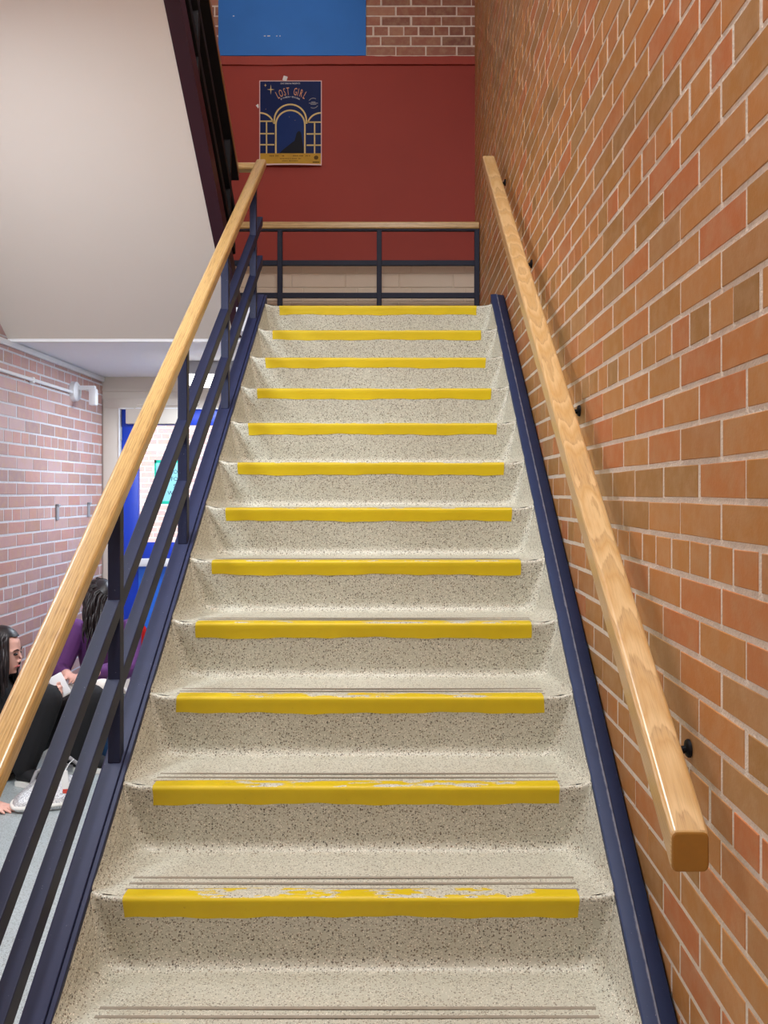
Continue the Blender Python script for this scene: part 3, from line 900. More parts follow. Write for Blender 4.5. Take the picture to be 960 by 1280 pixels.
pstroke(bm, [(78, 442), (78, 792)], 15, 0.0014); pstroke(bm, [(595, 452), (595, 792)], 15, 0.0014)
finish(bm, 'arch_artwork', M['pgold'], poster, smooth=0)
bm = bmesh.new()
ppoly(bm, [(215, 790), (250, 755), (300, 715), (345, 678), (378, 655), (392, 610), (398, 580), (412, 556), (430, 549), (448, 560), (455, 590), (462, 640), (470, 700), (478, 735), (478, 790)], 0.0016)
finish(bm, 'seated_silhouette', M['pdark'], poster, smooth=0)
bm = bmesh.new()
for cx, cy, r1, r2 in ((124, 98, 48, 5), (66, 52, 18, 3)):
    pts = []
    for k in range(8):
        a = math.radians(45 * k + 90); rr_ = r1 * (1.15 if k in (0, 4) else 0.85) if k % 2 == 0 else r2 * 1.6
        pts.append((cx + rr_ * math.cos(a), cy - rr_ * math.sin(a)))
    ppoly(bm, pts, 0.0012); finish(bm, 'star', M['pgold'], poster, smooth=0); bm = bmesh.new()
for x, y in ((385, 432), (70, 310), (322, 395)):
    ppoly(bm, [(x - 3, y), (x, y - 3), (x + 3, y), (x, y + 3)], 0.0014); finish(bm, 'star', M['pgold'], poster, smooth=0); bm = bmesh.new()
bm.free()
bm = bmesh.new()
for ch, x, y, rot in (('L', 196, 158, 27), ('O', 232, 138, 18), ('S', 272, 124, 12), ('T', 309, 116, 6), ('G', 388, 120, -8), ('I', 419, 126, -13), ('R', 452, 138, -17), ('L', 492, 160, -29)):
    a = math.radians(rot)
    def pl(px, py, x=x, y=y, a=a):
        px *= 0.95; py *= 1.35
        py -= 41
        return pm(x + px * math.cos(a) - py * math.sin(a), y - (px * math.sin(a) + py * math.cos(a)), 0.0014)
    text_bm(bm, ch, 88, pl, 0, 0.62)
finish(bm, 'title_lettering', M['porange'], poster, smooth=0)
bm = bmesh.new()
text_bm(bm, 'DHS DRAMA PRESENTS', 22, lambda x, y: pm(334 + x, 40 - y, 0.0014), 0, 0.92)
def arctext(s, cx, cy, r, a0, a1, size):
    for k, ch in enumerate(s):
        if ch == ' ': continue
        an = a0 + (a1 - a0) * k / (len(s) - 1); a = math.radians(an); t = a - math.pi / 2
        X, Y = cx + r * math.cos(a), cy - r * math.sin(a)
        text_bm(bm, ch, size, lambda x, y, X=X, Y=Y, t=t: pm(X + x * math.cos(t) - y * math.sin(t), Y - (x * math.sin(t) + y * math.cos(t)), 0.0014), 0, 0.8)
arctext('BY KIMBERLY BELFLOWER', 334, 375, 190, 120, 60, 23)
finish(bm, 'caption_lettering', M['pwhite'], poster, smooth=0)
bm = bmesh.new()
pstroke(bm, arc(582, 246, 54, 54, 150, 60, 10), 5, 0.0014); pstroke(bm, arc(582, 246, 54, 54, 330, 240, 10), 5, 0.0014)
for y, w in ((234, 22), (246, 48), (258, 30)): pstroke(bm, [(582 - w, y), (582 + w, y)], 6, 0.0014)
finish(bm, 'round_badge', M['grey'], poster, smooth=0)
bm = bmesh.new(); rq = random.Random(5)
def dashes(x0, x1, y, h):
    x = x0
    while x < x1:
        w = rq.uniform(5, 11)
        if rq.random() > 0.16: pstroke(bm, [(x, y), (x + w * .7, y)], h, 0.0016)
        x += w + 2
dashes(108, 270, 818, 15); dashes(362, 545, 818, 15); dashes(222, 450, 850, 13); dashes(248, 420, 878, 12)
ppoly(bm, arc(612, 838, 24, 24, 0, 345, 20), 0.0016); pstroke(bm, [(575, 892), (648, 892)], 14, 0.0016)
finish(bm, 'small_print', M['pbrown'], poster, smooth=0)
tk = P(356.5, 98, YB)
bm = bmesh.new()
bm_box(bm, (tk.x - 0.016, YB - 0.0105, tk.z - 0.022), (tk.x + 0.016, YB - 0.0045, tk.z + 0.014), 0.002, 1, rot=Matrix.Rotation(0.3, 3, 'Y'))
finish(bm, 'tape', M['white'], poster)
bm = bmesh.new(); tp = P(322, 133, YB)
ppts = [(-0.012, 0.004), (0.006, 0.016), (0.010, -0.004), (0.006, -0.018)]
f = bm.faces.new([bm.verts.new((tp.x + a, YB - 0.0052, tp.z + b)) for a, b in ppts])
r_ = bmesh.ops.extrude_face_region(bm, geom=[f])
for v in r_['geom']:
    if isinstance(v, bmesh.types.BMVert): v.co.y -= 0.002
finish(bm, 'torn_tape', M['white'], poster)

# --------------------------------------------------- fittings on the left wall
cd = empty('pipe', (XWL + 0.02, 5.3, EYE + 0.7), 'thin white pipe along the top of the pale brick wall', 'pipe')
za = lambda d, py: EYE - (py - CY) * d / F
xp = XWL + 0.016
pa = (0 - CX); 
y_near = 3.2; y_far = 5.95
zpipe = za(5.94, 490)
bm = bmesh.new(); bm_tube(bm, [(xp, y_near, zpipe), (xp, y_far, zpipe)], 0.011, 12); finish(bm, 'tube', M['white'], cd)
for y in (3.5, 4.4, 5.3):
    bm = bmesh.new(); bm_box(bm, (XWL, y - 0.012, zpipe - 0.02), (xp + 0.012, y + 0.012, zpipe + 0.016), 0.003, 1); finish(bm, 'pipe_clip', M['white'], cd)
wf = empty('wall_fixture', (XWL, 5.98, zpipe), 'white wall fixture with round plate and bent arm at end of pipe', 'fixture')
bm = bmesh.new(); bm_lathe(bm, [(0, 0.045), (0.05, 0.042), (0.066, 0.030), (0.07, 0.0)], 24, 'X', (XWL, 6.0, zpipe + 0.01)); finish(bm, 'round_plate', M['white'], wf)
bm = bmesh.new()
bm_box(bm, (XWL + 0.03, 5.985, zpipe + 0.02), (XWL + 0.155, 6.02, zpipe + 0.05), 0.006)
bm_box(bm, (XWL + 0.115, 5.975, zpipe - 0.085), (XWL + 0.165, 6.03, zpipe + 0.03), 0.010)
finish(bm, 'bent_arm', M['white'], wf)
bm = bmesh.new(); bm_box(bm, (XWL, YR, ZS - 0.038), (XWL + 0.018, YB, ZS - 0.003), 0.004); cv = finish(bm, 'trim_1', M['white']); cv['kind'] = 'structure'
for px, py0, py1, lb in ((72, 630, 650, 'small grey metal clip on the pale brick wall farther from the door'), (111, 628, 646, 'small grey metal clip on the pale brick wall nearer the door')):
    d = XWL * F / (px - CX); a, b = P(px, py1, d), P(px, py0, d)
    bm = bmesh.new(); bm_box(bm, (XWL, d - 0.035, a.z), (XWL + 0.012, d + 0.0, b.z), 0.003, 1); bm_box(bm, (XWL, d - 0.035, b.z - 0.014), (XWL + 0.022, d + 0.0, b.z), 0.003, 1)
    tag(finish(bm, 'wall_clip', M['grey']), lb, 'clip', 'metal clips on the pale brick wall')

# lit fixture under the landing
lf = empty('strip_light', (-1.15, 5.85, EYE + 0.70), 'lit white strip light under the landing near the door', 'light')
lz1 = ZS; lz0 = EYE + (CY - 467.5) * 5.8 / F; lz2 = EYE + (CY - 480) * 5.8 / F
plate('light_housing', -1.405, -0.35, lz0, lz1, 5.79, 6.02, M['grey'], lf, 0.004)
bm = bmesh.new(); bm_box(bm, (-1.40, 5.795, lz2), (-0.36, 6.015, lz0), 0.010, 3); finish(bm, 'light_diffuser', M['tube'], lf)

# ---------------------------------------------------------------- outdoors
OUT = 12.0
brick_wall('wall_outside', lambda u, v, n: Vector((u, OUT - n, v)), -5.5, 2.5, -0.05, 4.6, [M['mortar_w'], M['brick_l']], seed=21, uref=0.0)
struct_box('ground', (-14, YB + 0.1, -0.12), (10, OUT + 6, -0.02), M['ground'])

# ------------------------------------------------------------ people and bags
M['skin'] = plain('skin', (224, 172, 156), 0.5, var=0.05, scale=14)
M['black_cloth'] = plain('black_cloth', (17, 17, 21), 0.85, var=0.25, scale=12, bmp=0.3)
M['purple_cloth'] = plain('purple_cloth', (92, 44, 106), 0.8, var=0.2, scale=10, bmp=0.3)
M['cream_cloth'] = plain('cream_cloth', (226, 218, 208), 0.8, var=0.08, scale=10, bmp=0.3)
M['hair'] = plain('dark_brown_hair', (26, 18, 20), 0.42, var=0.4, scale=40)
M['lip'] = plain('lips', (186, 98, 98), 0.5, var=0.05)
M['eye'] = plain('eye_dark', (30, 22, 20), 0.2, var=0.0)
M['rubber'] = plain('white_rubber', (226, 224, 218), 0.6, var=0.05)
def loft(bm, rings, seg=18):
    rows = []
    for c, a, b in rings:
        c, a, b = Vector(c), Vector(a), Vector(b)
        rows.append([bm.verts.new(c + a * math.cos(2 * math.pi * k / seg) + b * math.sin(2 * math.pi * k / seg)) for k in range(seg)])
    for p, q in zip(rows, rows[1:]):
        for k in range(seg): bm.faces.new((p[k], p[(k + 1) % seg], q[(k + 1) % seg], q[k]))
    bm.faces.new(rows[0][::-1]); bm.faces.new(rows[-1])
def ball(bm, c, r):
    q = bmesh.ops.create_uvsphere(bm, u_segments=16, v_segments=10, radius=1.0)
    r = Vector(r) if not isinstance(r, (int, float)) else Vector((r, r, r))
    for v in q['verts']: v.co = Vector((v.co.x * r.x, v.co.y * r.y, v.co.z * r.z)) + Vector(c)
def limb(bm, pts, rads):
    """tapered limb through its joints, rounded at every joint"""
    pts = [Vector(p) for p in pts]
    for (p, q), (a, b) in zip(zip(pts, pts[1:]), zip(rads, rads[1:])):
        n = 6; bm_tube(bm, [p.lerp(q, k / n) for k in range(n + 1)], [(a + (b - a) * k / n) * (1 + 0.06 * math.sin(math.pi * k / n)) for k in range(n + 1)], 14)
    for p, r in zip(pts, rads): ball(bm, p, r)
def hand(bm, wrist, d, nrm, curl, side, flat=False):
    """palm and five fingers: d points along the hand, nrm leaves the palm, side is towards the thumb"""
    w = Vector(wrist); d = Vector(d).normalized(); nrm = Vector(nrm); nrm = (nrm - d * nrm.dot(d)).normalized(); lat = d.cross(nrm).normalized()
    if lat.dot(Vector(side)) < 0: lat = -lat
    loft(bm, [(w, lat * 0.024, nrm * 0.017), (w + d * 0.03, lat * 0.034, nrm * 0.015), (w + d * 0.075, lat * 0.040, nrm * 0.012), (w + d * 0.088, lat * 0.038, nrm * 0.009)], 14)
    for k, L in enumerate((0.068, 0.076, 0.070, 0.054)):
        p = w + d * (0.083 - 0.003 * abs(k - 1.4)) + lat * (0.030 - 0.0205 * k)
        dd = (d + lat * (0.10 - 0.07 * k)).normalized(); ang = 0.0; pts = [p - dd * 0.02, p]
        for f in (0.44, 0.32, 0.24):
            ang += curl; v = dd * math.cos(ang) + nrm * math.sin(ang); p = p + v * L * f; pts.append(p)
        bm_tube(bm, pts, [0.0092, 0.0092, 0.0086, 0.0078, 0.0066], 10); ball(bm, pts[-1], 0.0068)
    p = w + d * 0.028 + lat * 0.026; t = (d * 0.62 + lat * 0.75 + nrm * 0.25).normalized()
    p2 = p + t * 0.036; t2 = (d * 0.9 + lat * 0.25 + nrm * (0.15 if flat else 0.5)).normalized(); p3 = p2 + t2 * 0.030
    bm_tube(bm, [p - t * 0.02, p, p2, p3], [0.013, 0.012, 0.0098, 0.0075], 10); ball(bm, p3, 0.0077)
class Head:
    def __init__(self, c, f, u=(0, 0, 1)):
        self.c = Vector(c); self.f = Vector(f).normalized(); u = Vector(u); self.u = (u - self.f * u.dot(self.f)).normalized(); self.r = self.f.cross(self.u)
    def at(self, r, f, u): return self.c + self.r * r + self.f * f + self.u * u
def head(bm, H):
    rings = []
    for t, w, fr, bk in ((-0.118, .020, .060, -.010), (-0.112, .034, .078, .028), (-0.098, .046, .088, .045), (-0.075, .058, .092, .066), (-0.045, .066, .094, .082), (-0.01, .071, .093, .094), (0.03, .074, .094, .100), (0.065, .070, .086, .096), (0.092, .056, .066, .080), (0.110, .034, .038, .052), (0.117, .012, .012, .020)):
        mid = (fr - bk) / 2
        rings.append((H.at(0, mid, t), H.r * w, H.f * (fr + bk) / 2))
    loft(bm, rings, 22)
    # nose, brow, lips, chin, ears
    loft(bm, [(H.at(0, .086, .020), H.r * .007, H.u * .006), (H.at(0, .101, -.004), H.r * .010, H.u * .010), (H.at(0, .113, -.026), H.r * .015, H.u * .010), (H.at(0, .100, -.036), H.r * .012, H.u * .006)], 10)
    for s in (-1, 1):
        loft(bm, [(H.at(s * .012, .088, .022), H.f * .006, H.u * .006), (H.at(s * .036, .084, .026), H.f * .007, H.u * .006), (H.at(s * .056, .066, .018), H.f * .006, H.u * .005)], 8)
        ball(bm, H.at(s * .074, -.004, -.012), 0.014); ball(bm, H.at(s * .076, -.006, .008), 0.013)
    loft(bm, [(H.at(-.024, .084, -.062), H.f * .006, H.u * .005), (H.at(0, .095, -.060), H.f * .007, H.u * .009), (H.at(.024, .084, -.062), H.f * .006, H.u * .005)], 10)
    ball(bm, H.at(0, .078, -.095), 0.018)
def body_from(bm, name, mats, region, parent, voxel=0.0062, its=4):
    me = bpy.data.meshes.new('tmp'); bm.to_mesh(me); bm.free()
    ob = bpy.data.objects.new('tmp', me); COL.objects.link(ob)
    r = ob.modifiers.new('r', 'REMESH'); r.mode = 'VOXEL'; r.voxel_size = voxel
    s = ob.modifiers.new('s', 'SMOOTH'); s.factor = 0.5; s.iterations = its
    dg = bpy.context.evaluated_depsgraph_get(); dg.update()
    out = bpy.data.meshes.new_from_object(ob.evaluated_get(dg)); out.name = name
    bpy.data.objects.remove(ob); bpy.data.meshes.remove(me)
    out.materials.clear()
    for m in mats: out.materials.append(m)
    for p in out.polygons: p.material_index = region(p.center)
    out.shade_smooth()
    return link(bpy.data.objects.new(name, out), parent)
def nearest(segs):
    segs = [(Vector(a), Vector(b), r, m) for a, b, r, m in segs]
    def f(p):
        best, bm_ = 1e9, 0
        for a, b, r, m in segs:
            ab = b - a; t = max(0, min(1, (p - a).dot(ab) / max(ab.length_squared, 1e-9))); d = (p - (a + ab * t)).length - r
            if d < best: best, bm_ = d, m
        return bm_
    return f
def hair_mesh(H, parent, drop, seed, lean=(0, 0, 0), reach=118):
    """long hair: a cap on the skull and tapered waving locks that fall past the shoulders"""
    bm = bmesh.new(); r = random.Random(seed)
    q = bmesh.ops.create_uvsphere(bm, u_segments=28, v_segments=18, radius=1.0)
    kill = []
    for v in q['verts']:
        x, y, z = v.co
        if (y > 0.30 and z < 0.52 + 0.15 * abs(x)) or z < -0.55: kill.append(v)
        k = 1 + 0.02 * math.sin(16 * math.atan2(x, y))
        v.co = H.at(x * 0.088 * k, y * 0.108 * k - 0.006, z * 0.122 + 0.014)
    bmesh.ops.delete(bm, geom=kill, context='VERTS')
    lean = Vector(lean)
    for k in range(74):
        a = math.radians(-reach + 2 * reach * k / 73); sgn = 1
        x, y = math.sin(a), -math.cos(a)
        top = H.at(x * 0.080, y * 0.098 - 0.004, 0.055 + r.uniform(-.03, .03))
        L = drop * r.uniform(0.82, 1.08); pts = [H.at(x * 0.058, y * 0.075, 0.105), top]
        ph = r.uniform(0, 6.28); amp = r.uniform(0.006, 0.014); out_ = (H.r * x + H.f * y)
        for j in range(1, 12):
            t = j / 11
            p = top + Vector((0, 0, -1)) * L * t + out_ * (0.020 * math.sin(min(1, t * 1.6) * math.pi / 2) + amp * math.sin(ph + 9 * t)) + lean * t
            p.x = max(p.x, XWL + 0.012); p.z = max(p.z, 0.05)
            pts.append(p)
        n = len(pts); w0 = r.uniform(0.010, 0.015)
        bm_tube(bm, pts, [w0 * 0.6, w0] + [w0 * (1 - 0.75 * (j / (n - 3)) ** 1.4) for j in range(n - 2)], 7)
    return finish(bm, 'hair', M['hair'], parent, smooth=60)
def face_bits(H, parent):
    for s in (-1, 1):
        bm = bmesh.new(); ball(bm, H.at(s * .031, .084, .004), (.011, .011, .007)); finish(bm, 'eye', M['eye'], parent)
        bm = bmesh.new(); bm_tube(bm, [H.at(s * .014, .094, .022), H.at(s * .034, .091, .030), H.at(s * .052, .078, .022)], [.0022, .0032, .0018], 8); finish(bm, 'eyebrow', M['hair'], parent)
    bm = bmesh.new(); bm_tube(bm, [H.at(-.022, .090, -.062), H.at(-.008, .1005, -.058), H.at(0, .1015, -.060), H.at(.008, .1005, -.058), H.at(.022, .090, -.062)], [.002, .0048, .0045, .0048, .002], 8); finish(bm, 'lips', M['lip'], parent)
def shoe(parent, heel, toe, mat):
    heel, toe = Vector(heel), Vector(toe); d = (toe - heel).normalized(); l = Vector((-d.y, d.x, 0)); up = Vector((0, 0, 1)); L = (toe - heel).length
    bm = bmesh.new()
    def ring(t, w, h, z0=0.018): return (heel + d * L * t + up * (z0 + h / 2), l * w, up * h / 2)
    loft(bm, [ring(0.0, .020, .04), ring(.04, .032, .075), ring(.25, .036, .095), ring(.42, .038, .085), ring(.65, .044, .058), ring(.88, .040, .044), ring(1.0, .018, .028)], 16)
    s = finish(bm, 'shoe', mat, parent)
    bm = bmesh.new(); pts = []
    for t, w in ((0, .022), (.05, .035), (.3, .038), (.65, .047), (.88, .043), (1.01, .020)): pts.append((t, w))
    o = [heel + d * L * t + l * w for t, w in pts] + [heel + d * L * t - l * w for t, w in pts[::-1]]
    lo = [bm.verts.new(Vector((p.x, p.y, 0.001))) for p in o]; hi = [bm.verts.new(Vector((p.x, p.y, 0.024))) for p in o]
    bm.faces.new(lo[::-1]); bm.faces.new(hi)
    for k in range(len(o)): bm.faces.new((lo[k], lo[(k + 1) % len(o)], hi[(k + 1) % len(o)], hi[k]))
    WT[s.name] = wt(parent)
    q = bpy.data.objects.new('sole', None)
    bmesh.ops.recalc_face_normals(bm, faces=bm.faces); me = bpy.data.meshes.new('sole'); bm.to_mesh(me); bm.free(); me.materials.append(M['rubber'])
    q = bpy.data.objects.new('sole', me); COL.objects.link(q); q.parent = s

# --- the person in black, in profile against the left wall
p1 = empty('person', (-2.03, 4.55, 0), 'seated person in black with long dark hair in profile, holding a white phone', 'person')
H = Head((-2.035, 4.50, 0.645), (1, 0.10, -0.16))
bm = bmesh.new(); X, Y = Vector((1, 0, 0)), Vector((0, 1, 0))
loft(bm, [((-2.03, 4.55, .03), X * .10, Y * .15), ((-2.03, 4.55, .13), X * .115, Y * .17), ((-2.06, 4.545, .24), X * .098, Y * .145), ((-2.075, 4.53, .36), X * .105, Y * .165), ((-2.075, 4.525, .44), X * .085, Y * .165), ((-2.07, 4.52, .49), X * .062, Y * .10), ((-2.065, 4.515, .525), X * .05, Y * .055)], 22)
limb(bm, [(-2.07, 4.515, .49), (-2.045, 4.505, .58)], [.052, .050])
head(bm, H)
armL = [(-2.06, 4.675, .435), (-1.93, 4.70, .30), (-1.80, 4.50, .425)]
armR = [(-2.06, 4.375, .435), (-2.03, 4.17, .24), (-1.905, 4.03, .040)]
legR = [(-2.01, 4.46, .12), (-1.765, 4.40, .420), (-1.87, 4.40, .095)]
legL = [(-2.01, 4.64, .12), (-1.61, 4.60, .375), (-1.70, 4.61, .095)]
for a in (armL, armR): limb(bm, a, [.050, .040, .026])
for l_ in (legR, legL): limb(bm, l_, [.100, .082, .060])
hand(bm, armL[2], (0.85, -0.25, 0.30), (0.1, -0.85, 0.2), 0.50, (0, 0, 1))
hand(bm, armR[2], (0.95, -0.1, -0.16), (0, 0, -1), 0.10, (0, 1, 0), True)
hL = Vector(armL[2]); hR = Vector(armR[2])
segs = [((-2.03, 4.55, .1), (-2.07, 4.52, .46), .13, 1), (armL[0], armL[1], .045, 1), (armL[1], Vector(armL[1]).lerp(hL, .86), .032, 1), (hL, hL + Vector((.12, -.05, .05)), .03, 0),
        (armR[0], armR[1], .045, 1), (armR[1], Vector(armR[1]).lerp(hR, .86), .032, 1), (hR, hR + Vector((.15, 0, -.02)), .03, 0),
        ((-2.05, 4.505, .57), H.c, .09, 0)]
for l_ in (legR, legL): segs += [(l_[0], l_[1], .07, 1), (l_[1], l_[2], .05, 1)]
body_from(bm, 'body', [M['skin'], M['black_cloth']], nearest(segs), p1)
face_bits(H, p1)
hair_mesh(H, p1, 0.27, 11)
shoe(p1, (-1.90, 4.40, 0), (-1.76, 4.36, 0), M['black_cloth']); shoe(p1, (-1.70, 4.62, 0), (-1.46, 4.60, 0), M['black_cloth'])
# phone in the hand
ph_c = hL + Vector((.085, -.045, .045))
ph = empty('phone', ph_c, 'white phone held by the person in black over one knee', 'phone')
bm = bmesh.new(); bm_box(bm, ph_c + Vector((-.036, -.0045, -.045)), ph_c + Vector((.036, .0045, .070)), .004, 2, rot=Matrix.Rotation(-0.5, 3, 'Y') @ Matrix.Rotation(0.25, 3, 'Z')); finish(bm, 'phone_case', M['white'], ph)

# --- the person in purple with bowed head
p2 = empty('person', (-1.86, 5.55, 0), 'seated person in purple top with bowed head and dark hair beside the blue door', 'person')
H2 = Head((-1.835, 5.40, 0.800), (0.62, -0.42, -0.66))
bm = bmesh.new()
loft(bm, [((-1.86, 5.60, .03), X * .15, Y * .11), ((-1.86, 5.60, .14), X * .175, Y * .125), ((-1.86, 5.60, .28), X * .145, Y * .10), ((-1.855, 5.565, .44), X * .170, Y * .11), ((-1.85, 5.52, .58), X * .175, Y * .095), ((-1.85, 5.49, .645), X * .125, Y * .07), ((-1.85, 5.47, .69), X * .055, Y * .05)], 22)
limb(bm, [(-1.85, 5.48, .65), (-1.842, 5.43, .735)], [.055, .050]); head(bm, H2)
aR = [(-2.02, 5.50, .600), (-2.06, 5.34, .37), (-1.93, 5.12, .40)]
aL = [(-1.68, 5.50, .600), (-1.63, 5.32, .40), (-1.76, 5.10, .42)]
lR = [(-1.95, 5.56, .13), (-1.96, 5.07, .30), (-1.80, 5.28, .08)]
lL = [(-1.77, 5.56, .13), (-1.70, 5.05, .325), (-1.90, 5.18, .075)]
for a in (aR, aL): limb(bm, a, [.072, .060, .030])
for l_ in (lR, lL): limb(bm, l_, [.092, .066, .044])
hand(bm, aR[2], (.75, -.5, -.1), (0, 0, -1), .25, (0, -1, 0)); hand(bm, aL[2], (-.75, -.5, -.1), (0, 0, -1), .25, (0, -1, 0))
segs = [((-1.86, 5.60, .33), (-1.85, 5.5, .63), .14, 1), ((-1.86, 5.60, .05), (-1.86, 5.60, .20), .15, 2), ((-1.845, 5.44, .72), H2.c, .09, 0)]
for a in (aR, aL):
    w_ = Vector(a[2]); e_ = Vector(a[1]); segs += [(a[0], a[1], .05, 1), (e_, e_.lerp(w_, .85), .035, 1), (w_, w_ + (Vector((-1.85, 5.0, .38)) - w_).normalized() * .12, .03, 0)]
for l_ in (lR, lL): segs += [(l_[0], l_[1], .075, 2), (l_[1], l_[2], .055, 2)]
body_from(bm, 'body', [M['skin'], M['purple_cloth'], M['cream_cloth']], nearest(segs), p2)
face_bits(H2, p2)
hair_mesh(H2, p2, 0.30, 23, lean=(0.0, -0.03, 0), reach=152)
shoe(p2, (-1.82, 5.30, 0), (-1.62, 5.20, 0), M['black_cloth']); shoe(p2, (-1.88, 5.17, 0), (-2.08, 5.08, 0), M['black_cloth'])

# --- things on the hall floor
def silver():
    m, t, b = nt('silver_glitter')
    vo = t.nodes.new('ShaderNodeTexVoronoi'); vo.inputs['Scale'].default_value = 260; t.links.new(pos(t), vo.inputs['Vector'])
    t.links.new(ramp(t, vo.outputs['Color'], 0.2, 0.8, lin(190, 190, 194), lin(250, 250, 250)), b.inputs['Base Color'])
    b.inputs['Metallic'].default_value = 0.55; b.inputs['Roughness'].default_value = 0.35
    bump(t, b, vo.outputs['Distance'], 0.8, 0.004); return m
M['silver'] = silver(); M['tag_red'] = plain('red_tag', (206, 62, 44), 0.5); M['strap'] = plain('grey_strap', (132, 130, 132), 0.6)
M['pale_paper'] = plain('white_card', (232, 230, 226), 0.6, var=0.04)
hb = empty('handbag', (-1.66, 4.12, 0), 'silver glittery handbag with white tag lying on the hall floor', 'handbag')
A = [(-1.735, 3.975), (-1.515, 4.045), (-1.50, 4.10), (-1.545, 4.30), (-1.76, 4.22), (-1.785, 4.05)]
def smooth_loop(pts, n=6):
    out = []; m_ = len(pts)
    for i in range(m_):
        p0, p1_, p2_ = Vector(pts[i - 1]), Vector(pts[i]), Vector(pts[(i + 1) % m_])
        a, b = p1_ + (p0 - p1_) * .35, p1_ + (p2_ - p1_) * .35
        for k in range(n + 1):
            t = k / n; out.append(a * (1 - t) ** 2 + p1_ * 2 * t * (1 - t) + b * t * t)
    return out
loop = smooth_loop(A); cen = sum(loop, Vector((0, 0))) / len(loop)
def slab(bm, layers):
    rows = [[bm.verts.new((cen.x + (p.x - cen.x) * s, cen.y + (p.y - cen.y) * s, z + tilt * (p.y - 3.97))) for p in loop] for s, z, tilt in layers]
    for a, b in zip(rows, rows[1:]):
        for k in range(len(loop)): bm.faces.new((a[k], a[(k + 1) % len(loop)], b[(k + 1) % len(loop)], b[k]))
    bm.faces.new(rows[0][::-1]); bm.faces.new(rows[-1])
bm = bmesh.new(); slab(bm, [(.90, .002, 0), (.97, .012, .0), (.985, .022, .05), (.985, .030, .10), (.95, .040, .13), (.80, .052, .15), (.5, .058, .16), (.2, .06, .16)]); finish(bm, 'bag_body', M['silver'], hb, smooth=60)
bm = bmesh.new(); ring = [Vector((p.x, p.y, .024 + .07 * (p.y - 3.97))) for p in loop]; bm_tube(bm, ring + [ring[0]], .009, 8); finish(bm, 'rim', M['rubber'], hb)
bm = bmesh.new(); bm_tube(bm, [(-1.755, 4.20, .06), (-1.76, 4.28, .10), (-1.70, 4.33, .13), (-1.62, 4.34, .15), (-1.56, 4.33, .11), (-1.55, 4.28, .07)], .010, 8); finish(bm, 'handle', M['strap'], hb)
bm = bmesh.new(); bm_tube(bm, [(-1.75, 4.21, .075), (-1.65, 4.25, .083), (-1.55, 4.28, .085)], .008, 8); finish(bm, 'zip_band', M['strap'], hb)
tg = P(81, 975, 4.02)
bm = bmesh.new(); bm_box(bm, tg + Vector((-.017, -.002, -.042)), tg + Vector((.017, .002, .042)), .0015, 1, rot=Matrix.Rotation(-.1, 3, 'Y')); o = finish(bm, 'tag', M['pale_paper'], hb); o['label'] = 'white tag'
bm = bmesh.new(); bm_box(bm, tg + Vector((-.010, -.003, -.062)), tg + Vector((.020, .003, -.040)), .003, 1); finish(bm, 'tag_end', M['tag_red'], hb)
bm = bmesh.new(); bm_tube(bm, [tg + Vector((0, 0, .038)), tg + Vector((-.004, .06, .055)), (-1.60, 4.335, .145)], .0022, 6); finish(bm, 'string', M['pale_paper'], hb)

M['nylon_blue'] = plain('blue_nylon', (24, 70, 116), 0.6, var=0.2, scale=20); M['nylon_black'] = plain('black_nylon', (20, 22, 28), 0.7, var=0.2, scale=20)
bk = empty('backpack', (-1.57, 4.87, 0), 'black and blue backpack on the hall floor before the person in purple', 'backpack')
bm = bmesh.new(); loft(bm, [((-1.57, 4.87, .002), X * .12, Y * .06), ((-1.57, 4.87, .02), X * .145, Y * .085), ((-1.57, 4.87, .18), X * .15, Y * .09), ((-1.57, 4.88, .28), X * .13, Y * .075), ((-1.57, 4.885, .33), X * .08, Y * .045), ((-1.57, 4.885, .345), X * .03, Y * .02)], 22); finish(bm, 'bag_body', M['nylon_black'], bk, smooth=60)
bm = bmesh.new(); loft(bm, [((-1.57, 4.79, .03), X * .09, Y * .03), ((-1.57, 4.785, .05), X * .11, Y * .04), ((-1.57, 4.785, .14), X * .11, Y * .04), ((-1.57, 4.79, .17), X * .09, Y * .03)], 18); finish(bm, 'front_pocket', M['nylon_blue'], bk, smooth=60)
for s in (-1, 1):
    bm = bmesh.new(); bm_tube(bm, [(-1.57 + s * .06, 4.84, .31), (-1.57 + s * .11, 4.79, .26), (-1.57 + s * .125, 4.785, .16), (-1.57 + s * .12, 4.80, .05)], .013, 8); finish(bm, 'strap', M['nylon_blue'], bk)
bm = bmesh.new(); bm_tube(bm, [(-1.60, 4.885, .34), (-1.59, 4.885, .375), (-1.55, 4.885, .375), (-1.54, 4.885, .34)], .007, 8); finish(bm, 'grab_loop', M['nylon_black'], bk)

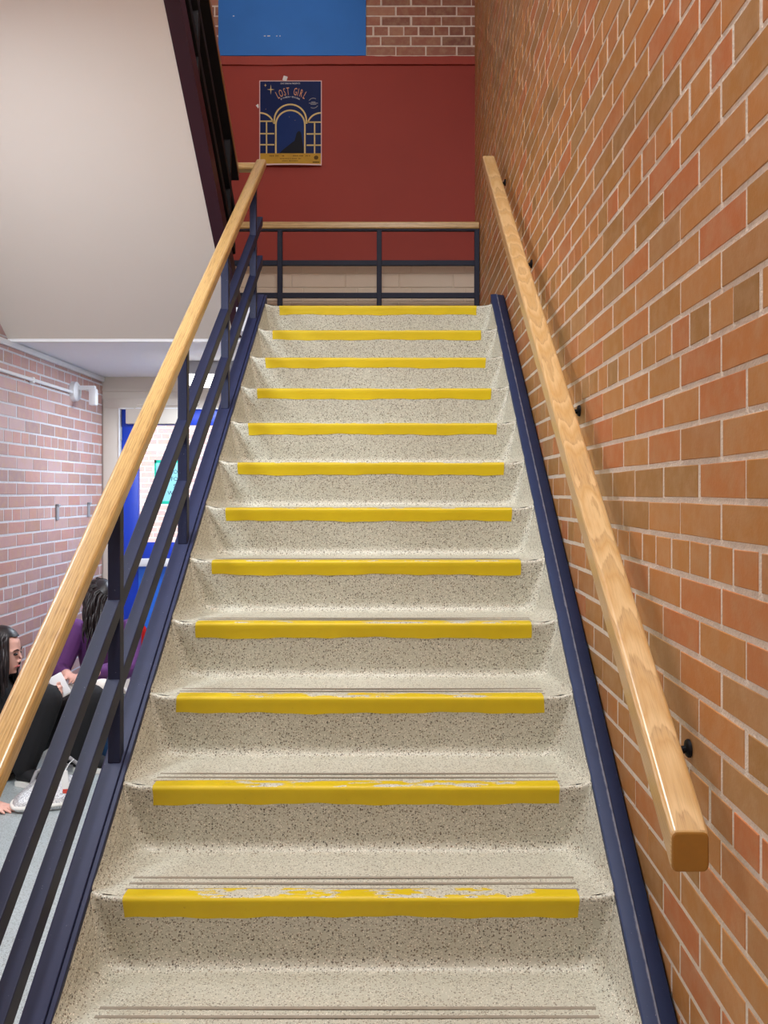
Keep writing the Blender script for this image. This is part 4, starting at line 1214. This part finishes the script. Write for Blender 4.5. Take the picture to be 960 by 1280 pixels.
M['lavender'] = plain('lavender_cloth', (176, 170, 204), 0.8, var=0.12, scale=10)
df = empty('duffel_bag', (-1.78, 5.95, 0), 'pale lavender duffel bag standing on the floor by the blue door', 'bag')
bm = bmesh.new(); loft(bm, [((-1.78, 5.95, .002), X * .15, Y * .10), ((-1.78, 5.95, .03), X * .18, Y * .13), ((-1.78, 5.95, .20), X * .185, Y * .135), ((-1.78, 5.95, .34), X * .17, Y * .12), ((-1.78, 5.95, .395), X * .15, Y * .10), ((-1.78, 5.95, .40), X * .13, Y * .085)], 24); finish(bm, 'bag_body', M['lavender'], df, smooth=50)
for s in (-1, 1):
    bm = bmesh.new(); bm_tube(bm, [(-1.88, 5.95 + s * .125, .18), (-1.87, 5.95 + s * .13, .32), (-1.85, 5.95 + s * .14, .37), (-1.71, 5.95 + s * .14, .37), (-1.69, 5.95 + s * .13, .32), (-1.68, 5.95 + s * .125, .18)], .011, 8); finish(bm, 'strap', M['nylon_black'], df)
M['bottle_red'] = plain('red_bottle', (176, 22, 24), 0.25, var=0.05)
bt = empty('water_bottle', (-1.74, 5.95, .40), 'red water bottle with white cap standing on the lavender bag', 'bottle')
bm = bmesh.new(); bm_lathe(bm, [(0, .401), (.032, .401), (.036, .41), (.036, .53), (.034, .545), (.022, .560), (.020, .568), (0, .568)], 24, 'Z', (-1.74, 5.95, 0)); finish(bm, 'bottle_body', M['bottle_red'], bt)
bm = bmesh.new(); bm_lathe(bm, [(0, .566), (.024, .566), (.025, .572), (.025, .592), (.020, .60), (0, .60)], 24, 'Z', (-1.74, 5.95, 0)); finish(bm, 'cap', M['white'], bt)

# ------------------------------------------------------------------ lights
def area(name, loc, target, sx, sy, power, col=(1, 1, 1)):
    l = bpy.data.lights.new(name, 'AREA'); l.shape = 'RECTANGLE'; l.size = sx; l.size_y = sy; l.energy = power; l.color = col
    o = bpy.data.objects.new(name, l); COL.objects.link(o); o.location = loc
    o.rotation_euler = (Vector(target) - Vector(loc)).to_track_quat('-Z', 'Y').to_euler()
    return o
area('hall_ceiling_lamp', (-1.3, -0.7, 3.25), (-0.5, 0.9, 0.0), 1.2, 0.6, 30, (1, 0.985, 0.96))
area('stairwell_ceiling_lamp', (-0.08, 1.25, ZC - 0.08), (-0.06, 1.7, 0), 0.5, 0.9, 225, (1, 0.985, 0.96))
area('rear_fill', (-0.8, YR + 0.1, 1.9), (-0.8, 4, 3.4), 2.2, 1.6, 26, (1, 0.98, 0.96))  # added fill aimed up at the soffit; the rear wall has no window
area('lower_hall_fill', (-1.75, 2.5, 2.5), (-1.6, 4.9, 0.2), 0.6, 1.0, 62, (0.84, 0.92, 1))  # added cool fill to brighten the left hall, kept out of frame
area('strip_light_glow', (-1.15, 5.90, EYE + (CY - 480) * 5.8 / F - 0.02), (-1.6, 5.7, 0), 0.7, 0.2, 48, (0.76, 0.87, 1))
area('landing_fill', (-1.0, 5.2, ZC - 0.1), (-0.9, 6.3, 3.2), 0.8, 0.4, 8, (1, 0.98, 0.96))  # added weak fill to lift the red wall and blue panel; no fixture
sun = bpy.data.lights.new('sun', 'SUN'); sun.energy = 9; sun.angle = 0.01; sun.color = (1, 0.96, 0.9)
so = bpy.data.objects.new('sun', sun); COL.objects.link(so)
so.rotation_euler = (Vector((0.25, 0.62, -0.9))).to_track_quat('-Z', 'Y').to_euler()
w = bpy.data.worlds.new('sky'); S.world = w; w.use_nodes = True
bg = w.node_tree.nodes['Background']; bg.inputs[0].default_value = (0.62, 0.78, 1.0, 1); bg.inputs[1].default_value = 5.0

cam = bpy.data.cameras.new('camera'); co = bpy.data.objects.new('camera', cam); COL.objects.link(co)
co.location = (0, 0, EYE); co.rotation_euler = (math.pi / 2, 0, 0)
cam.sensor_width = 36; cam.sensor_fit = 'AUTO'; cam.lens = 36 * F / 1280
cam.shift_x = (480 - CX) / 1280; cam.shift_y = (CY - 640) / 1280
cam.clip_start = 0.02; cam.clip_end = 200
S.camera = co
S.view_settings.view_transform = 'Standard'; S.view_settings.look = 'None'
S.view_settings.gamma = 1.0; S.view_settings.use_curve_mapping = False
S.view_settings.exposure = -0.42
